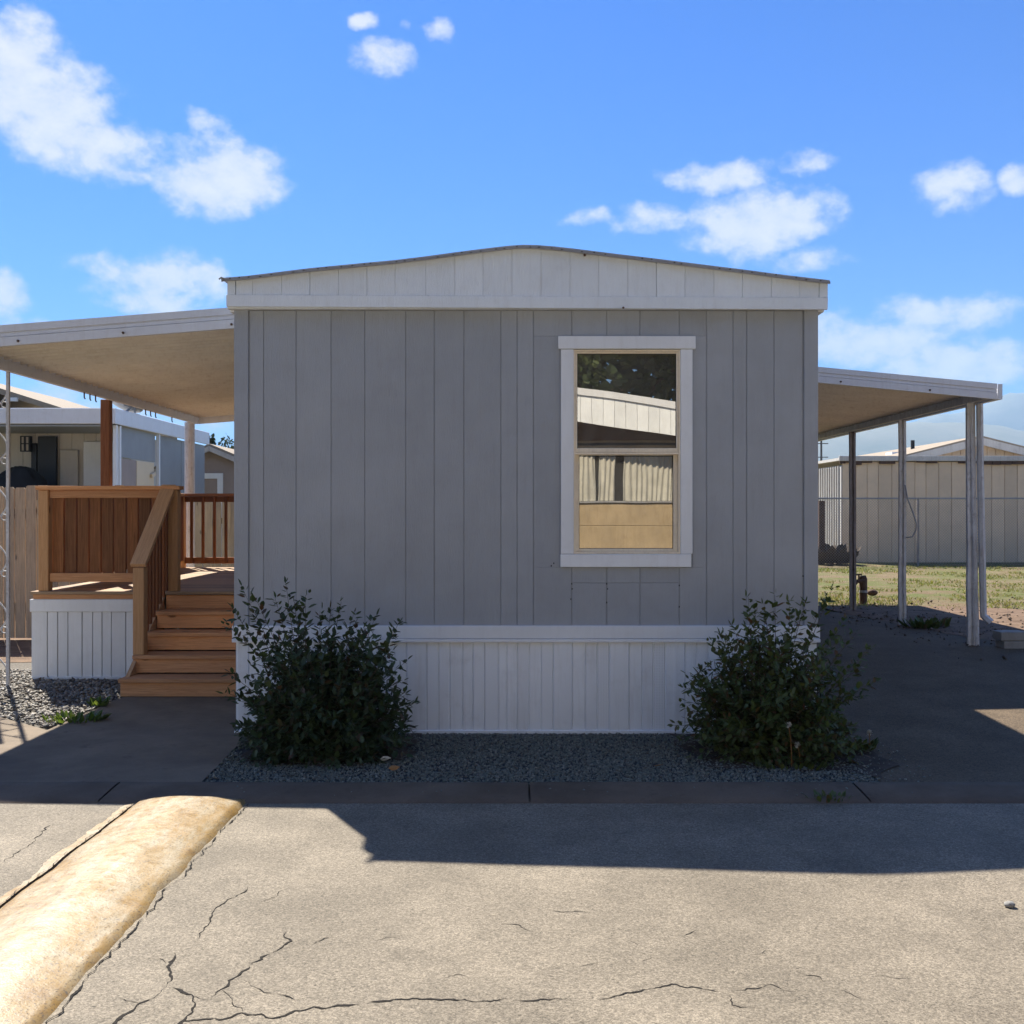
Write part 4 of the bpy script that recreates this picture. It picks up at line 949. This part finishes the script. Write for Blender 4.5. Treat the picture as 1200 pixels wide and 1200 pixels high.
# stuff by the carport
def block(z0_, dx, lab):
    b_ = thing('paving_block', lab, 'concrete block', (5.42 + dx, 11.05, z0_), 'concrete blocks by the carport post')
    piece(b_, 'body', M['block'], 5.26 + dx, 5.54 + dx, 10.95, 11.15, z0_, z0_ + .096, .007)
block(.15, .0, 'lower of two grey concrete blocks stacked beside the front carport post')
block(.25, -.03, 'upper of two grey concrete blocks stacked beside the front carport post')
SP = thing('standpipe', 'short rusty standpipe with a tap beside the farthest visible carport post', 'standpipe', (5.66, 16.5, .17))
MB().tube([(5.66, 16.5, .1), (5.66, 16.5, .55), (5.65, 16.5, .60)], [.06, .062, .05], 10).build('pipe', M['rust'], SP, smooth=None)
MB().tube([(5.66, 16.44, .52), (5.54, 16.42, .52), (5.48, 16.40, .46)], [.03, .032, .026], 8).tube([(5.56, 16.42, .52), (5.56, 16.42, .62)], .012, 6).tube([(5.51, 16.42, .625), (5.61, 16.42, .625)], .015, 6).build('tap', M['rust'], SP, smooth=None)
MB().tube([(5.66, 16.5, .335), (5.66, 16.5, .37)], .066, 10).build('clamp', M['galv'], SP)
lump('clod', (6.3, 17.9, .22), (.09, .07, .06), M['rust'], 'dark clod of earth lying on the dry grass right of the standpipe', 'clod', 8, 8)
lump('pebble', (X(1183, 4.22), 4.22, .012), (.022, .018, .014), M['block'], 'small dark stone lying alone on the sunlit road', 'stone', 3, 8)

# ------------------------------------------------------------------ plants
LEAF = np.array([(0, 0, 0), (.30, .235, .02), (.68, .19, .03), (1, 0, -.02), (.68, -.19, .03), (.30, -.235, .02), (.35, 0, -.05), (.7, 0, -.045)], dtype=float)
LEAFT = np.array([(0, 6, 1), (1, 6, 7), (1, 7, 2), (2, 7, 3), (3, 7, 4), (4, 7, 5), (5, 7, 6), (5, 6, 0)])
def frame(d, roll):
    d = d.normalized(); u = Vector((0, 0, 1)) if abs(d.z) < .95 else Vector((1, 0, 0)); s_ = d.cross(u).normalized(); n_ = s_.cross(d)
    c_, si = math.cos(roll), math.sin(roll); return np.array([d, s_ * c_ + n_ * si, n_ * c_ - s_ * si])
leaf_me = {}
def shrub(name, label, base, env, nshoot, mat, seed, leaf=.058, tips=()):
    rs = random.Random(seed); t = thing(name, label, 'shrub', base); B = Vector(base)
    st_ = MB(); V, F, big = [], [], []
    shoots = []
    for i in range(nshoot):
        for _ in range(30):
            ph = rs.uniform(0, 2 * math.pi); th = rs.random() ** .62 * 1.62
            d = Vector((math.sin(th) * math.cos(ph), math.sin(th) * math.sin(ph), math.cos(th)))
            L_ = env(d, rs)
            if L_: break
        shoots.append((d, L_))
    for tip in tips:
        v = Vector(tip) - B; shoots.append((v.normalized(), v.length)); 
    for si_, (d, L_) in enumerate(shoots):
        o_ = B + Vector((rs.gauss(0, .09), rs.gauss(0, .05), 0)); tip = B + d * L_
        mid = o_.lerp(tip, .5) + Vector((rs.gauss(0, .03), rs.gauss(0, .03), .06 + .05 * (1 - d.z)))
        pts = [o_ * (1 - u) ** 2 + mid * 2 * u * (1 - u) + tip * u * u for u in [k / 7 for k in range(8)]]
        st_.tube(pts, [.0045 * (1 - .8 * k / 7) for k in range(8)], 4, False)
        n_ = int(22 * L_ / .7) + (16 if si_ >= nshoot else 8)
        for k in range(n_):
            u = 1 - .78 * (k / n_) ** 1.15 + rs.uniform(-.015, .015); u = min(1, max(.12, u))
            p = o_ * (1 - u) ** 2 + mid * 2 * u * (1 - u) + tip * u * u
            tang = ((mid - o_) * (1 - u) + (tip - mid) * u).normalized()
            p = p + Vector((rs.gauss(0, .012), rs.gauss(0, .012), rs.gauss(0, .012)))
            a_ = k * 2.4 + rs.uniform(-.5, .5); sd = tang.cross(Vector((0, 0, 1)) if abs(tang.z) < .9 else Vector((1, 0, 0))).normalized(); up_ = sd.cross(tang)
            ld = tang * rs.uniform(.25, .85) + (sd * math.cos(a_) + up_ * math.sin(a_)) * .8 + Vector((0, 0, rs.uniform(-.25, .15)))
            if k == 0: ld = tang
            ls = leaf * rs.uniform(.7, 1.2) * (.75 if u > .93 else 1)
            if p.y > HY - .05: p.y = HY - .05 - rs.random() * .04
            if p.z < B.z + .02: continue
            fr = frame(ld, rs.uniform(-.6, .6))
            if u > .86 and len(big) < 150 and (p.y < B.y + .05 or d.z > .6) and rs.random() < .35: big.append((p, fr, ls)); continue
            F.append(LEAFT + 8 * len(V)); V.append((LEAF * ls) @ fr + np.array(p))
    o = npmesh('foliage', np.concatenate(V), np.concatenate(F), mat, t, base); o['kind'] = 'stuff'
    st_.build('stems', M['stem'], t, smooth=None)
    me = bpy.data.meshes.new('leaf'); me.from_pydata([tuple(q) for q in LEAF], [], [tuple(q) for q in LEAFT]); me.materials.append(mat)
    for p, fr, ls in big:
        mtx = Matrix(((fr[0][0], fr[1][0], fr[2][0]), (fr[0][1], fr[1][1], fr[2][1]), (fr[0][2], fr[1][2], fr[2][2])))
        place(me, 'leaf', t, p, mtx.to_euler(), (ls, ls, ls))
    return t
def envL(d, rs):
    # ellipsoid-like crown, wider low on the right
    ax_ = .62 if d.x > 0 else .58; L_ = (abs(d.x / ax_) ** 3.2 + abs(d.y / .50) ** 3.2 + abs(d.z / .84) ** 3.2) ** (-1 / 3.2)
    return L_ * (1 + .12 * mnoise.noise(d * 2.5 + Vector((4, 0, 0)))) * rs.uniform(.55, 1.02)
bl = (-1.28, 6.92, .0)
tipL = [(X(283, 6.9), 6.9, Z(688, 6.9)), (X(335, 6.85), 6.85, Z(683, 6.85)), (X(322, 6.85), 6.85, Z(700, 6.85)), (X(358, 6.9), 6.9, Z(697, 6.9)), (X(272, 6.9), 6.9, Z(712, 6.9)), (X(262, 6.8), 6.8, Z(728, 6.8)),
        (X(400, 6.9), 6.9, Z(705, 6.9)), (X(388, 6.85), 6.85, Z(712, 6.85)), (X(440, 6.95), 6.95, Z(722, 6.95)), (X(469, 6.9), 6.9, Z(727, 6.9)), (X(460, 6.9), 6.9, Z(745, 6.9)), (X(455, 6.9), 6.9, Z(775, 6.9)),
        (X(468, 6.85), 6.85, Z(812, 6.85)), (X(470, 6.8), 6.8, Z(840, 6.8)), (X(460, 6.8), 6.8, Z(850, 6.8)), (X(268, 6.8), 6.8, Z(790, 6.8)), (X(266, 6.8), 6.8, Z(812, 6.8)), (X(280, 6.8), 6.8, Z(860, 6.8)), (X(296, 6.85), 6.85, Z(720, 6.85)),
        (X(300, 6.9), 6.9, Z(702, 6.9)), (X(345, 6.9), 6.9, Z(705, 6.9)), (X(415, 6.9), 6.9, Z(718, 6.9)), (X(375, 6.9), 6.9, Z(716, 6.9)), (X(428, 6.9), 6.9, Z(735, 6.9))]
shrub('laurel_shrub', 'dark green leafy shrub left of the window against white skirting', bl, envL, 560, M['leaf'], 3, .068, tipL)
def envR(d, rs):
    ax_ = .58 if d.x > 0 else .60; L_ = (abs(d.x / ax_) ** 2.8 + abs(d.y / .50) ** 2.8 + abs(d.z / .90) ** 2.8) ** (-1 / 2.8)
    return L_ * (1 + .15 * mnoise.noise(d * 2.5 + Vector((9, 0, 0)))) * rs.uniform(.55, 1.02)
br = (1.76, 6.92, .0)
tipR = [(X(877, 6.9), 6.9, Z(700, 6.9)), (X(885, 6.9), 6.9, Z(715, 6.9)), (X(908, 6.9), 6.9, Z(697, 6.9)), (X(925, 6.85), 6.85, Z(702, 6.85)), (X(945, 6.85), 6.85, Z(703, 6.85)), (X(976, 6.9), 6.9, Z(689, 6.9)), (X(968, 6.9), 6.9, Z(700, 6.9)),
        (X(850, 6.9), 6.9, Z(742, 6.9)), (X(832, 6.9), 6.9, Z(752, 6.9)), (X(829, 6.85), 6.85, Z(778, 6.85)), (X(820, 6.85), 6.85, Z(805, 6.85)), (X(803, 6.8), 6.8, Z(830, 6.8)), (X(788, 6.8), 6.8, Z(850, 6.8)), (X(810, 6.8), 6.8, Z(840, 6.8)),
        (X(1003, 6.9), 6.9, Z(742, 6.9)), (X(1020, 6.85), 6.85, Z(760, 6.85)), (X(1025, 6.85), 6.85, Z(797, 6.85)), (X(1010, 6.8), 6.8, Z(815, 6.8)), (X(1012, 6.85), 6.85, Z(778, 6.85)), (X(990, 6.9), 6.9, Z(725, 6.9)), (X(995, 6.8), 6.8, Z(850, 6.8)), (X(895, 6.9), 6.9, Z(706, 6.9)), (X(938, 6.9), 6.9, Z(712, 6.9))]
shrub('abelia_shrub', 'dark leafy shrub at the right corner of the grey home', br, envR, 430, M['leaf2'], 8, .062, tipR)

def weed(label, x, y, z0_, n_, r, h, mat, seed, name='weed'):
    rs = random.Random(seed); V, F = [], []
    for i in range(n_):
        a_ = rs.uniform(0, 6.28); q = rs.random() ** .5 * r; p = np.array([x + q * math.cos(a_), y + q * math.sin(a_) * .6, z0_])
        d = Vector((math.cos(a_) * rs.uniform(.2, 1), math.sin(a_) * rs.uniform(.2, 1), rs.uniform(.5, 1.4)))
        F.append(LEAFT + 8 * len(V)); V.append((LEAF * h * rs.uniform(.5, 1.2)) @ frame(d, rs.uniform(-.5, .5)) + p)
    o = npmesh(name, np.concatenate(V), np.concatenate(F), mat, None, (x, y, z0_)); tag(o, label, 'weed'); return o
weed('low bright weed sprawling along the pebble edge of the walkway', X(88, 7.95), 7.95, .01, 90, .22, .07, M['weed'], 1)
weed('small sunlit weed tuft by the foot of the steps', X(115, 8.55), 8.55, .01, 40, .08, .08, M['weed'], 2)
weed('dark green weed mound right of the corner shrub', X(1003, 6.95), 6.95, .02, 60, .13, .08, M['leaf2'], 3)
weed('patch of low green weeds in front of the right shrub', X(928, 6.55), 6.55, .01, 110, .26, .06, M['leaf2'], 4)
weed('thin weed in the kerb joint at the road edge', X(975, 5.8), 5.80, .0, 26, .13, .05, M['leaf2'], 5)
weed('green weeds growing beside the middle carport post', X(1085, 12.9), 12.9, .17, 70, .25, .16, M['leaf2'], 6)
weed('dry brown brush heaped against the corner of the tan building', 9.0, 28.8, .17, 160, .55, .55, M['stem'], 7, 'dry_brush')
def dandelion(x, y, z0_, h, label, lean=0.):
    t = thing('dandelion', label, 'dandelion', (x, y, z0_), 'dandelion seed heads')
    MB().tube([(x, y, z0_), (x + lean * .3, y, z0_ + h * .6), (x + lean, y, z0_ + h)], .003, 5).build('stalk', M['deadleaf'], t)
    mb = MB(); rs = random.Random(int(h * 1000))
    for i in range(46):
        d = Vector((rs.gauss(0, 1), rs.gauss(0, 1), rs.gauss(0, 1))).normalized(); c = Vector((x + lean, y, z0_ + h)); s_ = d.cross(Vector((.3, .5, .8))).normalized()
        mb.add([c, c + d * .021 + s_ * .004, c + d * .021 - s_ * .004], [(0, 1, 2)])
    mb.build('seed_head', M['seed'], t, smooth=None)
dandelion(X(928, 6.5), 6.50, .01, .27, 'taller pale dandelion seed head in front of the right shrub', -.02)
dandelion(X(938, 6.55), 6.55, .01, .13, 'shorter spent dandelion stalk in front of the right shrub', -.02)
dandelion(X(1019, 7.1), 7.10, .02, .08, 'dandelion seed head on the driveway edge right of the shrub', .0)
tag(MB().tube([(X(449, 7.0), 7.0, 0), (X(450, 7.0), 7.0, .12)], .006, 5).build('garden_stake', M['black'], None), 'thin black stake in the gravel beside the left shrub', 'stake')
# fallen leaves on the gravel
for i, (px, py, m_, lb) in enumerate([(765, 904, 'deadleaf', 'orange fallen leaf on the gravel left of the right shrub'), (445, 896, 'seed', 'pale leaf scrap on the gravel near the left shrub'), (455, 907, 'deadleaf', 'curled brown leaf at the gravel edge near the left shrub')]):
    x, y = G(px, py); mb = MB().add((LEAF * .075) @ frame(Vector((1, .3, .05)), .2 + i) + np.array([x, y, .035]), LEAFT.tolist()); tag(mb.build('fallen_leaf', M[m_], None, smooth=None), lb, 'leaf', 'fallen leaves on the gravel')
# field grass
def field_grass():
    V, F = [], []; n_ = 42000
    for i in range(n_):
        y = 13.5 + 14.3 * random.random() ** 1.3; x = random.uniform(2.6, 3.5 + y * .62)
        w0 = y
        dens = mnoise.noise(Vector((x * .45, y * .45, 5))) + .5 * mnoise.noise(Vector((x * 1.6, y * 1.6, 8)))
        if dens < -.02 or y < 15.6 + .8 * mnoise.noise(Vector((x * .8, 1, 1))): continue
        h = random.uniform(.005, .035) * (1 + dens); a_ = random.uniform(0, 6.28); w = .004 + .0004 * y; b = np.array([x, y, g(x, y) - .02])
        V.append(np.array([b + (math.cos(a_) * w, math.sin(a_) * w, 0), b - (math.cos(a_) * w, math.sin(a_) * w, 0), b + (random.gauss(0, .03), random.gauss(0, .03), h + .02)])); F.append(np.array([(0, 1, 2)]) + 3 * (len(V) - 1))
    tag(npmesh('grass', np.concatenate(V), np.concatenate(F), M['grass']), 'short patchy green and straw-coloured grass on the sunlit field', 'grass', kind='stuff')
field_grass()

# trees
def tree(name, label, x, y, z0_, H, rx, n_, mat, seed, leaf=.3, cone=False, group=None, cat='tree'):
    rs = random.Random(seed); t = thing(name, label, cat, (x, y, z0_), group)
    tr = MB().tube([(x, y, z0_ - .1), (x + rs.gauss(0, .05) * H * .1, y, z0_ + H * .45), (x, y, z0_ + H * (.95 if cone else .7))], [H * .03, H * .02, H * .006], 8)
    cl = []
    for i in range(26 if not cone else 40):
        if cone:
            u = rs.random(); zz = .12 + .86 * u; q = rx * (1 - u) * rs.uniform(.4, 1); a_ = rs.uniform(0, 6.28); c = Vector((x + q * math.cos(a_), y + q * math.sin(a_), z0_ + H * zz)); cr = rx * (.18 + .35 * (1 - u))
        else:
            a_ = rs.uniform(0, 6.28); zz = rs.uniform(.3, .95); q = rx * math.sqrt(max(.05, 1 - ((zz - .6) / .42) ** 2)) * rs.uniform(.3, .95); c = Vector((x + q * math.cos(a_), y + q * math.sin(a_), z0_ + H * zz)); cr = rx * rs.uniform(.25, .45)
            tr.tube([(x, y, z0_ + H * min(.6, zz * .6)), tuple(c)], [H * .012, H * .003], 5, False)
        cl.append((c, cr))
    V, F = [], []
    for i in range(n_):
        c, cr = rs.choice(cl); d = Vector((rs.gauss(0, 1), rs.gauss(0, 1), rs.gauss(0, .8))).normalized() * cr * rs.random() ** .4
        p = c + d; F.append(LEAFT + 8 * len(V)); V.append((LEAF * leaf * rs.uniform(.5, 1.2) * np.array([1, 1.4, 1])) @ frame(d + Vector((rs.gauss(0, .2), rs.gauss(0, .2), rs.gauss(0, .2))), rs.uniform(-2, 2)) + np.array(p))
    o = npmesh('crown', np.concatenate(V), np.concatenate(F), mat, t, (x, y, z0_)); o['kind'] = 'stuff'; tr.build('trunk', M['bark'], t, smooth=None)
tree('conifer', 'small dark conifer tip rising behind the shed roof', -10.6, 36, 0, 4.35, .55, 900, M['conifer'], 1, .16, True, 'conifers behind the shed')
tree('conifer', 'second slimmer conifer just right of the dark one behind the shed', -10.2, 37, 0, 4.0, .45, 700, M['conifer'], 2, .16, True, 'conifers behind the shed')
tree('bare_tree', 'hazy grey-green tree top by the edge of the grey home', -18.0, 66, 0, 6.6, 1.3, 420, M['conifer'], 3, .22)
for k, (tx, ty, th, tr_, lb) in enumerate([(2.0, -15.5, 17, 5.2, 'dense green tree across the road, mirrored at the left of the window'), (9.5, -15.0, 18, 5.4, 'dense green tree across the road, mirrored at the right of the window'),
        (-6.5, -15.0, 17, 5.2, 'unseen tall green tree added behind the ochre home to block sky'), (-15, -14.5, 16, 5.2, 'unseen green tree added behind the pale green home to block sky'),
        (18, -15, 17, 5.4, 'unseen green tree added behind the cream home to block sky'), (26, -15, 16, 5.2, 'unseen green tree added farthest to the right to block sky'), (-24, -15, 16, 5.2, 'unseen green tree added farthest to the left to block sky')]):
    tree('street_tree', lb, tx, ty, 0, th, tr_, 30000 if k < 2 else 6500, M['treeleaf'], 11 + k, .32 if k < 2 else .5, group='trees across the road')  # only the mirrored pair is seen; the others are added to block blue sky
def far_trees():
    V, F = [], []
    for i in range(70):
        y = random.uniform(110, 420); x = y * random.uniform(.27, .42); r = random.uniform(1.2, 3.2)
        for k in range(60):
            d = Vector((random.gauss(0, 1), random.gauss(0, 1), random.gauss(0, 1))).normalized() * r * random.random() ** .4
            F.append(LEAFT + 8 * len(V)); V.append((LEAF * r * .5 * np.array([1, 1.6, 1])) @ frame(d, random.uniform(-2, 2)) + np.array([x + d.x, y + d.y, r * 1.1 + d.z]))
    tag(npmesh('distant_trees', np.concatenate(V), np.concatenate(F), M['treeleaf']), 'hazy scattered trees on the plain below the hills', 'trees', kind='stuff')
far_trees()
# hills
def hill(y0, prof_, amp, seed, depth=900):
    xs_ = np.linspace(prof_[0][0], prof_[-1][0], 120); V = []; rows = 14
    for j in range(rows + 1):
        v = j / rows
        for x in xs_:
            h = float(np.interp(x, [p[0] for p in prof_], [p[1] for p in prof_]))
            nn = mnoise.fractal(Vector((x / 250, v * 2.2, seed)), .9, 2.1, 6); nn2 = 1 - abs(mnoise.noise(Vector((x / 180, v * 1.3, seed + 4)))) * 2
            V.append((x, y0 + depth * v, max(-.5, h * sst(0, 1, v) * (1 + amp * nn * .5 * v) + amp * 36 * nn2 * math.sin(math.pi * v)) if v < 1 else h * (1 + amp * nn * .5)))
    n_ = len(xs_); F = [(j * n_ + i, j * n_ + i + 1, (j + 1) * n_ + i + 1, (j + 1) * n_ + i) for j in range(rows) for i in range(n_ - 1)]
    o = npmesh('hill', V, F, M['hill']); tag(o, kind='structure'); o.data.polygons.foreach_set('use_smooth', [True] * len(o.data.polygons))
hill(1800, [(-540, 0), (0, 36), (420, 114), (690, 180), (900, 207), (1050, 198), (1230, 171), (1440, 150), (1800, 180)], .14, 2, 540)
hill(2900, [(-300, 0), (540, 90), (1140, 250), (1500, 335), (1710, 412), (1890, 384), (2160, 336), (2640, 288)], .10, 7, 600)

# ------------------------------------------------------------------ across the road (mirrored in the window)
OH = thing('ochre_home', 'ochre and white mobile home across the road, mirrored in the window', 'mobile home', (2, -4.4, 0))
oy = -4.5
MB().box(-4, 8.5, -12, oy - .03, 0, 3.6).build('wall', M['ochre'], OH)
fz = lambda x, off: 4.13 - .145 * abs(x + 0.0) - off
xs_ = np.arange(-4.6, 9.1, .21)
for a, b in zip(xs_[:-1], xs_[1:]):
    MB().prism([(a + .003, fz(a, .64)), (b - .003, fz(b, .64)), (b - .003, fz(b, .135)), (a + .003, fz(a, .135))], -4.05, -4.0).build('gable_panel', M['white'], OH, smooth=None)
MB().prism([(-4.6, fz(-4.6, .13)), (0, fz(0, .13)), (9.0, fz(9, .13)), (9.0, fz(9, 0)), (0, fz(0, 0)), (-4.6, fz(-4.6, 0))], -12.2, -3.97).build('roof', M['awning'], OH, smooth=None)
for k in range(4): piece(OH, 'plank', M['ochre'], -3.9, 8.4, oy - .02 + .002 * k, oy + .02, .05 + k * .4375, .05 + k * .4375 + .433, .006)
MB().box(.2, 4.6, oy - .029, oy - .024, 1.82, 2.95).build('window_recess', M['darkgap'], OH)
piece(OH, 'window_sill', M['galv'], .1, 4.7, oy - .02, oy + .05, 1.80, 1.835, .005)
for xa, xb in ((.30, .62), (.64, 1.60), (1.66, 1.98), (2.14, 3.05), (3.06, 4.5)):
    V, F = [], []; n_ = int((xb - xa) / .011); zz = [1.842, 2.05, 2.3, 2.5, 2.72]
    for i in range(n_ + 1):
        x = xa + (xb - xa) * i / n_
        for k, z in enumerate(zz):
            V.append((x + .05 * (k - 2) * .2 * math.sin(xa * 9) + .008 * mnoise.noise(Vector((x * 9, k * .7, 3))), oy + .002 + .018 * math.sin(x * 62 + 3.5 * mnoise.noise(Vector((x * 4, k * .25, 1)))) + .008 * mnoise.noise(Vector((x * 40, k * .4, 5))), z))
    F = [(i * 5 + k, (i + 1) * 5 + k, (i + 1) * 5 + k + 1, i * 5 + k + 1) for i in range(n_) for k in range(4)]
    MB().add(V, F).build('drape', M['curtain'], OH, smooth=True)
piece(OH, 'eave_shade_band', M['rust'], -4, 8.5, oy - .02, oy + .04, 2.99, 3.45, .005)  # shade under the roof overhang, painted as a dark brown band
piece(OH, 'lintel', M['ochre'], .1, 4.7, oy - .02, oy + .03, 2.80, 2.90, .005)

# unseen homes added across the road for warm fill and to block blue sky
for x0_, x1_, m_, lb, c_ in ((-17.5, -6.0, 'porchwall', 'unseen pale home added left of the ochre home as fill and sky blocker', 'mobile home'), (11.0, 23.5, 'tanwall', 'unseen cream home added right of the ochre home as fill and sky blocker', 'mobile home')):
    q = thing('unseen_fill_home', lb, c_, ((x0_ + x1_) / 2, -5, 0), 'unseen homes added across the road')
    MB().box(x0_, x1_, -12, -5.0, .7, 3.1).build('wall', M[m_], q)
    MB().box(x0_, x1_, -12, -5.01, 0, .69).build('skirting', M['white'], q)
    MB().prism([(x0_ - .3, 3.05), (x1_ + .3, 3.05), ((x0_ + x1_) / 2, 3.75)], -12.3, -4.75).build('roof', M['awning'], q, smooth=None)
    for xx in (x0_ + 2, (x0_ + x1_) / 2, x1_ - 3.2):
        w_ = MB().box(xx, xx + 1.2, -5.02, -4.97, 1.3, 2.5).build('window', M['white'], q); MB().box(xx + .1, xx + 1.1, -4.968, -4.96, 1.4, 2.4).build('pane', M['blackpaint'], w_)
# ------------------------------------------------------------------ haze over everything
hz_ = MB().box(-6900, 6900, -3900, 8600, -1.2, 480).build('haze', None, None, center=False); tag(hz_, kind='stuff')
hm = bpy.data.materials.new('haze_air'); hm.use_nodes = True; ht = hm.node_tree; ht.nodes.clear()
ho = ht.nodes.new('ShaderNodeOutputMaterial'); pv = ht.nodes.new('ShaderNodeVolumePrincipled'); pv.inputs['Color'].default_value = (.44, .70, 1, 1); pv.inputs['Density'].default_value = 2.6e-4
pv.inputs['Anisotropy'].default_value = .0
ht.links.new(pv.outputs[0], ho.inputs['Volume']); hz_.data.materials.append(hm)
